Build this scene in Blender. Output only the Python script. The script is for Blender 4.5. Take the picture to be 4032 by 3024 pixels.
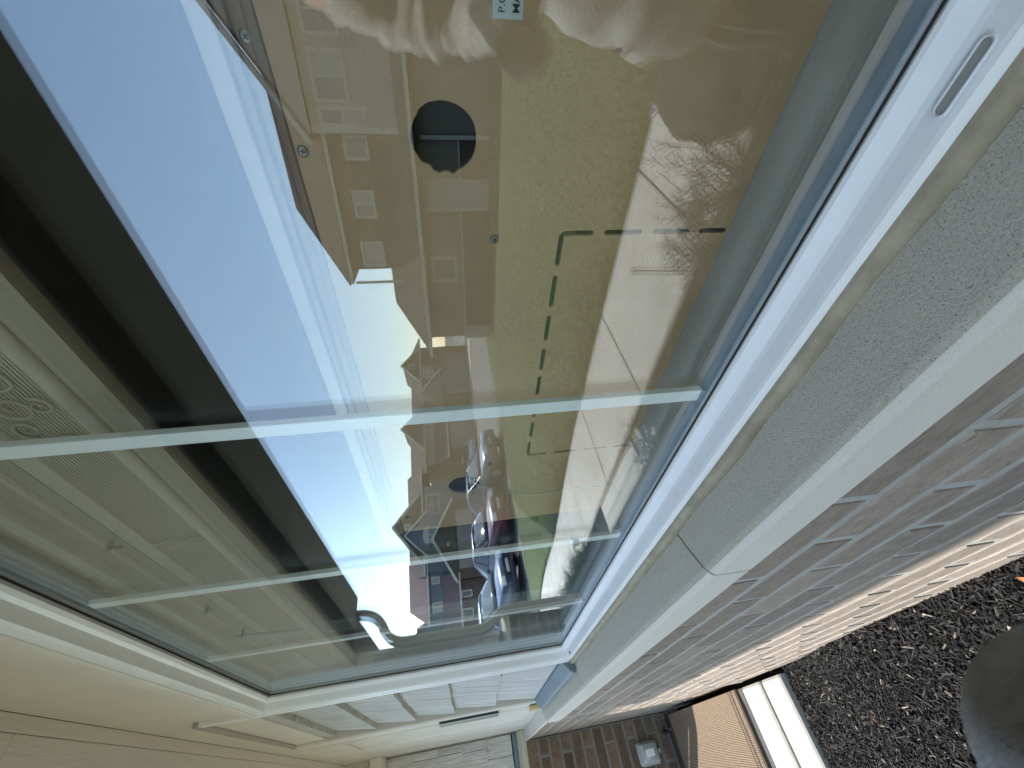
import bpy, bmesh, math, random
from mathutils import Vector, Matrix, noise
rnd = random.Random(7)
S = bpy.context.scene
for o in list(bpy.data.objects): bpy.data.objects.remove(o)
col = S.collection
R = math.radians

# ---------------------------------------------------------------- camera
YAW, PITCH, ROLL, FPX = 0.754998548, -0.153435053, -0.0739883795, 1650.0
fw = Vector((math.cos(YAW)*math.cos(PITCH), -math.sin(YAW)*math.cos(PITCH), math.sin(PITCH)))
rt = fw.cross(Vector((0, 0, 1))).normalized(); up = rt.cross(fw)
c_, s_ = math.cos(ROLL), math.sin(ROLL)
rt, up = c_*rt + s_*up, -s_*rt + c_*up
CAMP = Vector((0, .26, 0))
cd = bpy.data.cameras.new('camera'); cam = bpy.data.objects.new('camera', cd); col.objects.link(cam)
cx, cy, cz = -up, rt, -fw                     # the photograph was taken with the camera turned on its side
m = Matrix((cx, cy, cz)).transposed().to_4x4(); m.translation = CAMP
cam.matrix_world = m
cd.sensor_width = 36; cd.lens = 36*FPX/4032; cd.clip_start = .01; cd.clip_end = 1500
cd.dof.use_dof = True; cd.dof.focus_distance = .9; cd.dof.aperture_fstop = 24
S.camera = cam

# ---------------------------------------------------------------- world, sun, exposure
SUN = Vector((.47, .41, .76)).normalized()
el = math.asin(SUN.z); az = math.atan2(SUN.x, SUN.y)
W = bpy.data.worlds.new('World'); S.world = W; W.use_nodes = True
nt = W.node_tree; nt.nodes.clear()
out = nt.nodes.new('ShaderNodeOutputWorld'); bg = nt.nodes.new('ShaderNodeBackground')
sky = nt.nodes.new('ShaderNodeTexSky'); sky.sky_type = 'NISHITA'; sky.sun_disc = False
sky.sun_elevation = el; sky.sun_rotation = az; sky.air_density = 1.25; sky.dust_density = .3; sky.ozone_density = 1.6
bg.inputs[1].default_value = .15
tc = nt.nodes.new('ShaderNodeTexCoord')
mp = nt.nodes.new('ShaderNodeMapping'); mp.inputs['Scale'].default_value = (1, 1, 3.2)
nz = nt.nodes.new('ShaderNodeTexNoise'); nz.inputs['Scale'].default_value = 3.4; nz.inputs['Detail'].default_value = 9; nz.inputs['Roughness'].default_value = .62
cr = nt.nodes.new('ShaderNodeValToRGB'); cr.color_ramp.elements[0].position = .66; cr.color_ramp.elements[1].position = .80
mx = nt.nodes.new('ShaderNodeMixRGB'); mx.inputs[2].default_value = (6.5, 6.8, 7.2, 1)
ln = nt.links.new
ln(tc.outputs['Generated'], mp.inputs[0]); ln(mp.outputs[0], nz.inputs['Vector']); ln(nz.outputs[0], cr.inputs[0])
ln(cr.outputs[0], mx.inputs[0]); hs = nt.nodes.new('ShaderNodeHueSaturation'); hs.inputs['Hue'].default_value = .494; hs.inputs['Saturation'].default_value = .86; hs.inputs['Value'].default_value = 1.04; ln(sky.outputs[0], hs.inputs['Color']); ln(hs.outputs[0], mx.inputs[1]); ln(mx.outputs[0], bg.inputs[0]); ln(bg.outputs[0], out.inputs[0])
sd = bpy.data.lights.new('sun', 'SUN'); sd.energy = 2.9; sd.angle = R(.53); sd.color = (1, .95, .87)
so = bpy.data.objects.new('sun', sd); col.objects.link(so)
so.rotation_euler = SUN.to_track_quat('Z', 'Y').to_euler(); so.location = (3, 4, 12)
S.view_settings.view_transform = 'Standard'; S.view_settings.look = 'None'
S.view_settings.exposure = 1.66; S.view_settings.gamma = 1
S.cycles.max_bounces = 14; S.cycles.transparent_max_bounces = 24; S.cycles.glossy_bounces = 6; S.cycles.diffuse_bounces = 5
S.cycles.caustics_reflective = False; S.cycles.sample_clamp_indirect = 14

# ---------------------------------------------------------------- materials
MC = {}
def mat(name, base, rough=.7, var=.0, scale=20., bump=0., bscale=60., metal=0., stretch=(1, 1, 1), spec=.5, rand=0., speck=None, detail=5., coat=0.):
    if name in MC: return MC[name]
    M = bpy.data.materials.new(name); M.use_nodes = True; t = M.node_tree; b = t.nodes['Principled BSDF']
    b.inputs['Roughness'].default_value = rough; b.inputs['Metallic'].default_value = metal
    b.inputs['Specular IOR Level'].default_value = spec; b.inputs['Coat Weight'].default_value = coat
    b.inputs['Base Color'].default_value = (*base, 1)
    g = t.nodes.new('ShaderNodeNewGeometry'); mp = t.nodes.new('ShaderNodeMapping'); mp.inputs['Scale'].default_value = stretch
    t.links.new(g.outputs['Position'], mp.inputs[0])
    src = None
    if var > 0:
        n = t.nodes.new('ShaderNodeTexNoise'); n.inputs['Scale'].default_value = scale; n.inputs['Detail'].default_value = detail; n.inputs['Roughness'].default_value = .65
        r = t.nodes.new('ShaderNodeMapRange'); r.inputs[1].default_value = .3; r.inputs[2].default_value = .7; r.inputs[3].default_value = 1-var; r.inputs[4].default_value = 1+var
        mm = t.nodes.new('ShaderNodeVectorMath'); mm.operation = 'SCALE'; mm.inputs[0].default_value = base
        t.links.new(mp.outputs[0], n.inputs['Vector']); t.links.new(n.outputs[0], r.inputs[0]); t.links.new(r.outputs[0], mm.inputs['Scale']); src = mm.outputs[0]
    if rand > 0:
        oi = t.nodes.new('ShaderNodeObjectInfo'); r = t.nodes.new('ShaderNodeMapRange'); r.inputs[3].default_value = 1-rand; r.inputs[4].default_value = 1+rand
        mm = t.nodes.new('ShaderNodeVectorMath'); mm.operation = 'SCALE'
        if src: t.links.new(src, mm.inputs[0])
        else: mm.inputs[0].default_value = base
        t.links.new(oi.outputs['Random'], r.inputs[0]); t.links.new(r.outputs[0], mm.inputs['Scale']); src = mm.outputs[0]
    if speck:
        sc, th, c2 = speck
        n = t.nodes.new('ShaderNodeTexNoise'); n.inputs['Scale'].default_value = sc; n.inputs['Detail'].default_value = 2
        r = t.nodes.new('ShaderNodeMapRange'); r.inputs[1].default_value = th; r.inputs[2].default_value = th+.06
        mi = t.nodes.new('ShaderNodeMixRGB'); mi.inputs[1].default_value = (*base, 1); mi.inputs[2].default_value = (*c2, 1)
        t.links.new(mp.outputs[0], n.inputs['Vector']); t.links.new(n.outputs[0], r.inputs[0]); t.links.new(r.outputs[0], mi.inputs[0])
        if src: t.links.new(src, mi.inputs[1])
        src = mi.outputs[0]
    if src: t.links.new(src, b.inputs['Base Color'])
    if bump > 0:
        n = t.nodes.new('ShaderNodeTexNoise'); n.inputs['Scale'].default_value = bscale; n.inputs['Detail'].default_value = 6; n.inputs['Roughness'].default_value = .7
        bp = t.nodes.new('ShaderNodeBump'); bp.inputs['Strength'].default_value = bump; bp.inputs['Distance'].default_value = .004
        t.links.new(mp.outputs[0], n.inputs['Vector']); t.links.new(n.outputs[0], bp.inputs['Height']); t.links.new(bp.outputs[0], b.inputs['Normal'])
    MC[name] = M; return M

def glassmat(name, tint, trans, f0):
    M = bpy.data.materials.new(name); M.use_nodes = True; t = M.node_tree; t.nodes.clear()
    o = t.nodes.new('ShaderNodeOutputMaterial'); mix = t.nodes.new('ShaderNodeMixShader')
    gl = t.nodes.new('ShaderNodeBsdfGlossy'); gl.inputs['Roughness'].default_value = 0; gl.inputs['Color'].default_value = (*tint, 1)
    tr = t.nodes.new('ShaderNodeBsdfTransparent'); tr.inputs[0].default_value = (*trans, 1)
    g = t.nodes.new('ShaderNodeNewGeometry')
    d = t.nodes.new('ShaderNodeVectorMath'); d.operation = 'DOT_PRODUCT'
    a = t.nodes.new('ShaderNodeMath'); a.operation = 'ABSOLUTE'
    s1 = t.nodes.new('ShaderNodeMath'); s1.operation = 'SUBTRACT'; s1.inputs[0].default_value = 1
    p = t.nodes.new('ShaderNodeMath'); p.operation = 'POWER'; p.inputs[1].default_value = 5
    mr = t.nodes.new('ShaderNodeMapRange'); mr.inputs[3].default_value = f0; mr.inputs[4].default_value = 1
    L = t.links.new
    L(g.outputs['Normal'], d.inputs[0]); L(g.outputs['Incoming'], d.inputs[1]); L(d.outputs['Value'], a.inputs[0]); L(a.outputs[0], s1.inputs[1]); L(s1.outputs[0], p.inputs[0]); L(p.outputs[0], mr.inputs[0])
    L(mr.outputs[0], mix.inputs[0]); L(tr.outputs[0], mix.inputs[1]); L(gl.outputs[0], mix.inputs[2]); L(mix.outputs[0], o.inputs[0])
    MC[name] = M; return M

M_cream = mat('cream_paint', (.68, .635, .565), .6, .07, 5, .35, 220, stretch=(1, 1, 1))
M_creamgrain = mat('cream_wood_grain', (.66, .60, .53), .6, .04, 12, .9, 60, stretch=(.25, 2.2, 2))
M_shake = mat('fibre_shake', (.55, .54, .52), .7, .26, 18, 1.0, 60, stretch=(5, 5, .2), rand=.05)
M_stone = mat('cast_stone_dim_top', (.52, .475, .385), .9, .16, 520, .7, 700, speck=(800, .605, (.24, .22, .18)))  # darker copy: the dimmer light on the sill top is in the colour
M_stonef = mat('cast_stone_lit_front', (.66, .61, .53), .9, .07, 520, .5, 700)  # lighter copy: the brighter light on the sill front is in the colour
M_white = mat('white_vinyl', (.80, .80, .80), .35, .03, 14, .12, 90)
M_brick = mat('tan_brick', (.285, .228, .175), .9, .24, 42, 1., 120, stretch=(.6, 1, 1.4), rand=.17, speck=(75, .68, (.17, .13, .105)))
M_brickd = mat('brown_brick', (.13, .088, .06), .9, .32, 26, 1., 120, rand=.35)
M_mortar = mat('mortar', (.42, .405, .365), .95, .12, 60, 1., 200)
M_caulk = mat('caulk', (.30, .25, .17), .6, .25, 30, .4, 80)
M_dark = mat('dark_bronze_metal', (.21, .215, .205), .6, .1, 8)
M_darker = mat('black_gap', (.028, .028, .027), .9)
M_taupe = mat('taupe_paint', (.30, .265, .22), .55, .06, 8)
M_flash = mat('blue_grey_metal', (.13, .17, .20), .5, .08, 20, .1, 60)
M_conc = mat('concrete', (.54, .49, .42), .9, .15, 3.5, .5, 160, speck=(60, .68, (.36, .33, .29)))
M_concw = mat('pale_concrete', (.40, .385, .35), .9, .1, 16, .5, 200, speck=(90, .66, (.42, .41, .38)))
M_joint = mat('joint_dirt', (.12, .10, .08), .95)
M_mulch = mat('mulch_soil', (.006, .005, .004), .95, .4, 60, 1., 120)
M_board = mat('brown_hardboard', (.48, .325, .185), .6, .05, 24, .25, 400, speck=(260, .66, (.44, .29, .16)))
M_woodraw = mat('brown_wood_rail', (.22, .125, .075), .5, .35, 14, .2, 80, stretch=(.3, 3, 6))
M_screw = mat('steel_screw', (.25, .25, .24), .35, metal=.9)
M_spacer = mat('spacer_metal', (.24, .33, .39), .45, .1, 40, metal=.15)
M_stool = mat('grey_stool', (.56, .60, .56), .5, .06, 12)
M_muntin = mat('white_grille', (.72, .80, .78), .35)
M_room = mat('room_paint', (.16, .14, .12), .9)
M_glass = glassmat('window_glass', (.88, .95, 1.0), (.975, .975, .965), .046)
M_glass2 = glassmat('coated_window_glass', (.76, .88, 1.0), (.965, .965, .94), .056)

# ---------------------------------------------------------------- helpers
def tag(o, label=None, cat=None, group=None, kind=None):
    if label: o['label'] = label
    if cat: o['category'] = cat
    if group: o['group'] = group
    if kind: o['kind'] = kind
    return o
def empty(name, loc=(0, 0, 0), rz=0, parent=None):
    o = bpy.data.objects.new(name, None); o.location = loc; o.rotation_euler = (0, 0, rz); o.empty_display_size = .1
    col.objects.link(o); o.parent = parent; return o
def mesh(name, V, F, m, parent=None, smooth=False, mats=None, idx=None):
    me = bpy.data.meshes.new(name); me.from_pydata([tuple(v) for v in V], [], F)
    for q in (mats or [m]): me.materials.append(q)
    if idx: me.polygons.foreach_set('material_index', idx)
    if smooth: me.polygons.foreach_set('use_smooth', [True]*len(F))
    me.update()
    o = bpy.data.objects.new(name, me); col.objects.link(o); o.parent = parent; return o
class MB:
    def __init__(s): s.V = []; s.F = []
    def add(s, V, F):
        n = len(s.V); s.V += [tuple(v) for v in V]; s.F += [tuple(i+n for i in f) for f in F]; return s
    def box(s, a, b, M=None):
        x0, y0, z0 = a; x1, y1, z1 = b
        V = [Vector(p) for p in ((x0, y0, z0), (x1, y0, z0), (x1, y1, z0), (x0, y1, z0), (x0, y0, z1), (x1, y0, z1), (x1, y1, z1), (x0, y1, z1))]
        if M: V = [M @ v for v in V]
        return s.add(V, [(0, 3, 2, 1), (4, 5, 6, 7), (0, 1, 5, 4), (1, 2, 6, 5), (2, 3, 7, 6), (3, 0, 4, 7)])
    def prism(s, prof, ax, a, b):
        """profile of 2-D points extruded along axis ax ('x','y','z') from a to b"""
        def P(p, t): return {'x': (t, p[0], p[1]), 'y': (p[0], t, p[1]), 'z': (p[0], p[1], t)}[ax]
        n = len(prof)
        V = [P(p, a) for p in prof]+[P(p, b) for p in prof]
        F = [tuple(range(n))[::-1], tuple(range(n, 2*n))]+[(i, (i+1) % n, n+(i+1) % n, n+i) for i in range(n)]
        return s.add(V, F)
    def tube(s, pts, rad, n=8, cap=True):
        pts = [Vector(p) for p in pts]; rs = rad if isinstance(rad, (list, tuple)) else [rad]*len(pts)
        rings = []; prev = None
        for i, p in enumerate(pts):
            d = (pts[min(i+1, len(pts)-1)]-pts[max(i-1, 0)]).normalized()
            if prev is None: u = d.orthogonal().normalized()
            else: u = (prev-d*prev.dot(d)).normalized()
            prev = u; v = d.cross(u)
            rings.append([p+(u*math.cos(2*math.pi*k/n)+v*math.sin(2*math.pi*k/n))*rs[i] for k in range(n)])
        V = [q for r in rings for q in r]; F = []
        for i in range(len(pts)-1):
            for k in range(n): F.append((i*n+k, i*n+(k+1) % n, (i+1)*n+(k+1) % n, (i+1)*n+k))
        if cap: F += [tuple(range(n))[::-1], tuple((len(pts)-1)*n+k for k in range(n))]
        return s.add(V, F)
    def build(s, name, m, parent=None, smooth=False, bevel=0, seg=2):
        o = mesh(name, s.V, s.F, m, parent, smooth)
        if bevel or True:
            bm = bmesh.new(); bm.from_mesh(o.data); bmesh.ops.recalc_face_normals(bm, faces=bm.faces)
            if bevel: bmesh.ops.bevel(bm, geom=list(bm.edges), offset=bevel, segments=seg, affect='EDGES', profile=.6, clamp_overlap=True)
            bm.to_mesh(o.data); bm.free()
        return o
def box(name, a, b, m, parent=None, bevel=0): return MB().box(a, b).build(name, m, parent, bevel=bevel)
def apply_mods(o):
    dg = bpy.context.evaluated_depsgraph_get(); dg.update()
    me = bpy.data.meshes.new_from_object(o.evaluated_get(dg)); o.modifiers.clear(); o.data = me; return o

# ---------------------------------------------------------------- ground levels (eye level is z = 0)
def sm(t): t = max(0, min(1, t)); return t*t*(3-2*t)
def walkz(x): return -1.27-.035*sm((x-1)/3)-.17*sm((x-3)/4)-.45*sm((x-7)/7)
def gz(x, y):
    if y < 2.35:
        near = -1.10-.09*max(-2, min(x, 3.9))-.075*sm((x-1.55)/.45)
        t = max(0, min(1, (y-.1)/1.25)); w = walkz(x)-.03
        return near*(1-t)+w*t if x < 3.9 else w
    d = max((y-2.35)/12., (x-6)/8.)
    return min(walkz(x)-.01, -1.28-.65*sm(d))-.0 if x < 14 else -1.93-.5*sm((x-18)/22)

def grid(name, x0, x1, nx, y0, y1, ny, fn, m, dz=0, kind='structure', parent=None):
    V = []; F = []
    for i in range(nx+1):
        for j in range(ny+1):
            x = x0+(x1-x0)*i/nx; y = y0+(y1-y0)*j/ny; V.append((x, y, fn(x, y)+dz))
    for i in range(nx):
        for j in range(ny):
            a = i*(ny+1)+j; F.append((a, a+ny+1, a+ny+2, a+1))
    o = mesh(name, V, F, m, parent, True)
    if kind: o['kind'] = kind
    return o
M_ground = mat('far_ground', (.14, .13, .09), .95, .2, .3)
M_lawn = mat('lawn_turf', (.085, .105, .028), .95, .25, 3.5, .4, 90, detail=8, speck=(30, .62, (.13, .12, .045)))
M_road = mat('street_asphalt', (.20, .185, .165), .9, .12, 3, .4, 60)
gr = mesh('ground', [(-900, -900, -2.95), (900, -900, -2.95), (900, 900, -2.95), (-900, 900, -2.95)], [(0, 1, 2, 3)], M_ground); gr['kind'] = 'structure'
grid('lawn', -14, 12.6, 56, 2.2, 20, 36, gz, M_lawn)
grid('street', 12.6, 120, 60, -10, 90, 40, lambda x, y: -1.93-.5*sm((x-18)/22)-.02, M_road)
grid('mulch_bed', -3, 8, 88, .02, 1.5, 16, gz, M_mulch)
M_driv = mat('driveway_concrete', (.56, .52, .45), .9, .07, .7)
for (a, b, c, d) in ((27, 33, 22, 30), (20, 25, 24, 27), (31, 36, 12, 17)):
    grid('driveway', a, b, 6, c, d, 6, lambda x, y: -1.93-.5*sm((x-18)/22), M_driv, dz=.02)

# ---------------------------------------------------------------- sidewalk (slabs) and entry walk
sw = empty('sidewalk'); sw['kind'] = 'structure'
def slab(x0, x1, y0, y1, m=M_conc, parent=sw, name='slab', zf=None, tool=True):
    zf = zf or (lambda x: walkz(x)); g = .007
    b = MB()
    nx = 8; V = []; F = []
    prof = [(y0+g, -.09), (y0+g, -.006), (y0+g+.01, 0), (y1-g-.01, 0), (y1-g, -.006), (y1-g, -.09)]
    if tool:   # smooth trowelled border round each slab, a hair lower than the broomed field
        prof = [(y0+g, -.09), (y0+g, -.008), (y0+g+.012, 0), (y0+.06, -.0005), (y0+.066, -.004), (y1-.066, -.004), (y1-.06, -.0005), (y1-g-.012, 0), (y1-g, -.008), (y1-g, -.09)]
    xs = [x0+g, x0+g+.01]+[x0+(x1-x0)*k/nx for k in range(1, nx)]+[x1-g-.01, x1-g]
    n = len(prof)
    for i, x in enumerate(xs):
        dz = -.006 if i in (0, len(xs)-1) else 0
        V += [(x, p[0], zf(x)+p[1]+dz) for p in prof]
    for i in range(len(xs)-1):
        F += [(i*n+k, i*n+(k+1) % n, (i+1)*n+(k+1) % n, (i+1)*n+k) for k in range(n)]
    F += [tuple(range(n)), tuple((len(xs)-1)*n+k for k in range(n))[::-1]]
    return MB().add(V, F).build(name, m, parent)
xs = [-2.47, -1.34, -.22, .91, 2.03, 3.15, 4.3, 5.45, 6.6, 7.75, 8.9, 10.1, 11.3, 12.5]
for a, b in zip(xs[:-1], xs[1:]): slab(a, b, 1.42, 2.32)
bed = MB()
bed.prism([(1.43, -.06), (2.31, -.06), (2.31, -.025), (1.43, -.025)], 'x', -2.4, 3.0).V
V = []; F = []
for i in range(31):
    x = -2.4+i*.5; V += [(x, 1.44, walkz(x)-.02), (x, 2.30, walkz(x)-.02)]
for i in range(30): F.append((2*i, 2*i+2, 2*i+3, 2*i+1))
mesh('joint_bed', V, F, M_joint, sw)
EZ = -1.315
ew = empty('entry_walk'); ew['kind'] = 'structure'
slab(2.465, 3.53, .11, 1.415, M_conc, ew, zf=lambda x: EZ)
slab(2.09, 2.265, .11, 1.415, M_concw, ew, 'edge_slab', lambda x: EZ, False)
slab(2.268, 2.460, .11, 1.415, M_concw, ew, 'edge_slab', lambda x: EZ, False)
box('joint_bed', (2.15, .12, EZ-.3), (3.5, 1.40, EZ-.02), M_joint, ew)

# ---------------------------------------------------------------- the house
HX = 3.80                                       # brick face of the wing
house = empty('house'); tag(house, 'cream shingled house close to the camera with tan brick below its stone sill', 'house')
# backing walls (room openings left for the window)
wallp = MB()
wallp.box((-3, -.16, -1.6), (2.30, -.02, -.305)); wallp.box((-3, -.16, .555), (2.30, -.02, 2.6))
wallp.box((1.44, -.16, -.305), (2.30, -.02, .555)); wallp.box((-3, -.16, -.305), (-.80, -.02, .555))
wallp.box((2.30, -.16, -1.6), (3.90, -.02, 2.6))
wallp.build('backing_wall', M_cream, house)
# ---- brickwork
def brickwork(name, x0, x1, z0, z1, face, m, mm=M_mortar, pitch=.0776, length=.257, axis='x', first=.5, depth=.05, rough=1.):
    """bricks as separate parts; axis 'x': wall runs along x and faces +y; axis 'y': runs along y and faces -x"""
    wl = MB()
    if axis == 'x': wl.box((x0, face-depth-.03, z0), (x1, face-.0020, z1))
    else: wl.box((face+.0020, x0, z0), (face+depth+.03, x1, z1))
    w = wl.build(name, mm, house)
    base = []
    for k in range(7):
        h, L = pitch-.0155, length-.0155
        bm = bmesh.new(); bmesh.ops.create_cube(bm, size=1)
        bmesh.ops.scale(bm, vec=(L, depth, h), verts=bm.verts)
        bmesh.ops.subdivide_edges(bm, edges=[e for e in bm.edges if abs((e.verts[0].co-e.verts[1].co).x) > .1], cuts=5)
        for v in bm.verts:
            if v.co.y > 0:
                v.co.y += rnd.uniform(-.0007, .0007); v.co.z *= rnd.uniform(.955, 1.0)
        bmesh.ops.bevel(bm, geom=[e for e in bm.edges if e.verts[0].co.y > 0 and e.verts[1].co.y > 0 and (len(e.link_faces) == 2 and e.calc_face_angle(0) > .8)], offset=.0018, segments=1, affect='EDGES')
        me = bpy.data.meshes.new('brick'); bm.to_mesh(me); bm.free(); me.materials.append(m); base.append(me)
    row = 0; z = z1
    while z-pitch > z0-.03:
        zc = z-pitch/2; x = x0-(length*first if row % 2 else 0)
        while x < x1-.02:
            a, b = max(x, x0), min(x+length, x1)
            if b-a > .05:
                o = bpy.data.objects.new('brick', base[rnd.randrange(7)]); col.objects.link(o); o.parent = w
                sc = (b-a-.0155)/(length-.0155)
                o.scale = (sc, 1, 1)
                j = rnd.uniform(-.0006, .0008)
                if axis == 'x': o.location = ((a+b)/2, face-depth/2+j, zc); o.rotation_euler = (0, 0, rnd.uniform(-.004, .004))
                else: o.location = (face+depth/2+j, (a+b)/2, zc); o.rotation_euler = (0, 0, R(90))
            x += length
        z -= pitch; row += 1
    return w
brickwork('brick_wall', -.62, 2.43, -1.34, -.398, .095, M_brick)
brickwork('recess_brick_wall', 2.445, HX-.003, -1.50, -.37, .080, M_brick, first=.3)
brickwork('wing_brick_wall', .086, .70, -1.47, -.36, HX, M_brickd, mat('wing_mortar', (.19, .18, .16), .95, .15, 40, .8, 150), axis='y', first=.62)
# mortar edge at the brick corner
box('corner_mortar', (2.431, .02, -1.33), (2.442, .0965, -.40), mat('pale_mortar', (.6, .58, .55), .9, .1, 40, .6, 150), house)
# ---- stone sill
sill = empty('stone_sill', parent=house)
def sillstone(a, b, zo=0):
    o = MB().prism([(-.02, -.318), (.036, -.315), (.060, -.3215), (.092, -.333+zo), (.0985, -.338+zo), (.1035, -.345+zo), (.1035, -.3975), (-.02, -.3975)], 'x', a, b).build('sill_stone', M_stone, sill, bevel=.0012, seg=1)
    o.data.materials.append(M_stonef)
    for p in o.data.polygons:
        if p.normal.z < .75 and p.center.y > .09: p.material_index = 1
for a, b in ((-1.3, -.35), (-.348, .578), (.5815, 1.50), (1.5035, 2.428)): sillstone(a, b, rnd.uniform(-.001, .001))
box('sill_mortar', (-1.3, .0, -.3965), (2.42, .0985, -.3465), mat('sill_joint_mortar', (.16, .155, .14), .95), sill)
# ---- caulk bead under the window frame (uneven)
V = []; F = []; n = 300; prof = [(.028, -.300), (.0365, -.3005), (.041, -.305), (.0425, -.3125), (.040, -.319), (.028, -.320)]
for i in range(n+1):
    x = -.8+i*2.27/n; w = noise.noise(Vector((x*9, 0, 0)))*.0035+noise.noise(Vector((x*45, 3, 0)))*.0012
    V += [(x, p[0]+(w if 0 < k < 5 else 0), p[1]-(w*.3 if 0 < k < 5 else 0)) for k, p in enumerate(prof)]
for i in range(n): F += [(i*6+k, i*6+k+1, (i+1)*6+k+1, (i+1)*6+k) for k in range(5)]
mesh('caulk_bead', V, F, M_caulk, house, True)

# ---- window
win = empty('window', parent=house)
def glass_dust():
    b = MB()
    for i in range(260):
        x = .12+1.15*rnd.random(); z = -.27+abs(rnd.gauss(0, .045)); r = rnd.uniform(.00015, .0005)
        if i % 3:
            b.add([(x-r, -.0008, z), (x, -.0008, z-r*1.3), (x+r, -.0008, z), (x, -.0008, z+r)], [(0, 1, 2, 3)])
        else:
            a = rnd.uniform(0, 6.28); k = rnd.uniform(-1, 1); pts = [(x+.006*t*math.cos(a+k*t), -.0007, z+.006*t*math.sin(a+k*t)) for t in (0, .33, .66, 1)]
            b.tube(pts, .00007, 3)
    o = b.build('dust_specks', mat('dust', (.7, .7, .68), .9), win); o['kind'] = 'stuff'
glass_dust()
GX0, GX1, GZ0, GZ1 = -.74, 1.405, -.276, .523
FB = [(-.03, -.301), (-.03, -.2755), (0.0, -.2755), (.0030, -.2748), (.0060, -.2762), (.0120, -.2818), (.0155, -.2848), (.0190, -.2865), (.0305, -.2900), (.0335, -.2915), (.0345, -.3015)]
fr = MB().prism(FB, 'x', GX0-.03, GX1+.02).build('bottom_frame', M_white, win)
# weep slot with its raised rim, on the lower sloping face of the frame
def capsule2(L, r, n=10):
    return [(L/2+r*math.cos(t), r*math.sin(t)) for t in [R(-90+180*k/n) for k in range(n+1)]]+[(-L/2+r*math.cos(t), r*math.sin(t)) for t in [R(90+180*k/n) for k in range(n+1)]]
o3 = capsule2(.030, .0043); o2 = capsule2(.030, .0034); o1 = capsule2(.030, .0022)
def sl(p, h): return (.034+p[0], .0250+p[1]*.97, -.2881-p[1]*.30+h)
V = [sl(p, -.001) for p in o3]+[sl(p, .0012) for p in o2]+[sl(p, -.0005) for p in o1]; n = len(o1)
F = [(i, (i+1) % n, n+(i+1) % n, n+i) for i in range(n)]+[(n+i, n+(i+1) % n, 2*n+(i+1) % n, 2*n+i) for i in range(n)]
ws = mesh('weep_slot', V, F, M_white, fr, True)
mesh('slot_floor', [sl(p, .0002) for p in o1], [tuple(range(n))], mat('slot_shade', (.30, .29, .25), .7), fr)
HB = [(-.03, .560), (-.03, .5235), (.0, .5235), (.006, .5215), (.011, .5245), (.014, .532), (.030, .536), (.033, .540), (.033, .560)]
MB().prism(HB, 'x', GX0-.03, GX1+.02).build('head_frame', M_white, win)
JB = [(GX1+.040, -.03), (GX1, -.03), (GX1, 0), (GX1-.0015, .006), (GX1+.002, .011), (GX1+.012, .014), (GX1+.016, .028), (GX1+.020, .033), (GX1+.040, .033)]
MB().prism(JB, 'z', -.3015, .560).build('side_frame', M_white, win)
def pane(name, y0, m): return box(name, (GX0, y0-.003, GZ0-.004), (GX1+.003, y0, GZ1+.003), m, win)
pane('outer_glass', -.0015, M_glass); pane('inner_glass', -.0190, M_glass2)
# grille bars between the panes
for i in range(6):
    x = .3255+.355*(i-3) if i < 3 else [.3255, .6795, 1.036][i-3]
    box('grille_bar', (x-.0085, -.0155, GZ0+.004), (x+.0085, -.0085, GZ1-.004), M_muntin, win, bevel=.001)
    if -.1 < x: box('grille_clip', (x-.010, -.0165, GZ0-.001), (x+.010, -.0070, GZ0+.006), M_spacer, win)
# spacer and gasket
sp = MB(); sp.box((GX0, -.0180, GZ0-.003), (GX1, -.0055, GZ0+.0020)); sp.box((GX0, -.0180, GZ1-.004), (GX1, -.0055, GZ1+.003)); sp.box((GX1-.004, -.0180, GZ0), (GX1+.002, -.0055, GZ1))
sp.build('spacer', M_spacer, win)
gk = MB(); gk.box((GX0, -.0012, GZ0-.002), (GX1, .0010, GZ0+.0012)); gk.box((GX0, -.0012, GZ1-.0012), (GX1, .0010, GZ1+.002)); gk.box((GX1-.0014, -.0012, GZ0), (GX1+.002, .0010, GZ1))
gk.build('gasket', M_darker, win)
M_sash = mat('sky_tinted_sash', (.28, .38, .43), .4, .06, 20)  # blue tint puts the sky's reflection into the sash colour
for k, (yy, zz) in enumerate(((-.0235, -.2768), (-.0275, -.2795), (-.0315, -.2822))):
    box('inner_sash', (GX0, yy-.0032, -.30), (GX1, yy, zz), M_sash, win, bevel=.0006)
box('inner_sash', (GX0, -.0415, -.30), (GX1, -.0352, -.2850), mat('pale_sash', (.42, .58, .62), .35), win, bevel=.001)
ish = MB(); ish.box((GX1, -.16, -.30), (GX1+.03, -.0225, .56)); ish.box((GX0, -.16, .527), (GX1, -.0225, .56)); ish.build('inner_frame', M_stool, win)
box('window_stool', (GX0, -.62, -.31), (GX1+.02, -.0420, -.2885), M_stool, win, bevel=.001)
# brand-free sticker mark on the frame end
box('frame_sticker', (1.372, .0235, -.2890), (1.384, .0300, -.2876), mat('grey_print', (.2, .2, .2), .6), win)

# ---- trims above and beside the window
MB().prism([(-.02, .561), (.034, .561), (.036, .566), (.036, .586), (.031, .590), (-.02, .590)], 'x', -.9, 1.45).build('head_trim', M_cream, house, bevel=.001, seg=1)
box('frieze_board', (-1.2, -.02, .591), (3.84, .024, .8395), M_cream, house)
for x in (1.448,): box('side_trim', (x, -.02, -.30), (x+.028, .034, .7035), M_white, house, bevel=.0015)
MB().prism([(-.02, .704), (.030, .704), (.036, .708), (.036, .716), (-.02, .722)], 'x', 1.448, 2.285).build('shake_cap_trim', mat('grey_trim', (.36, .33, .29), .6), house)
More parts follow.
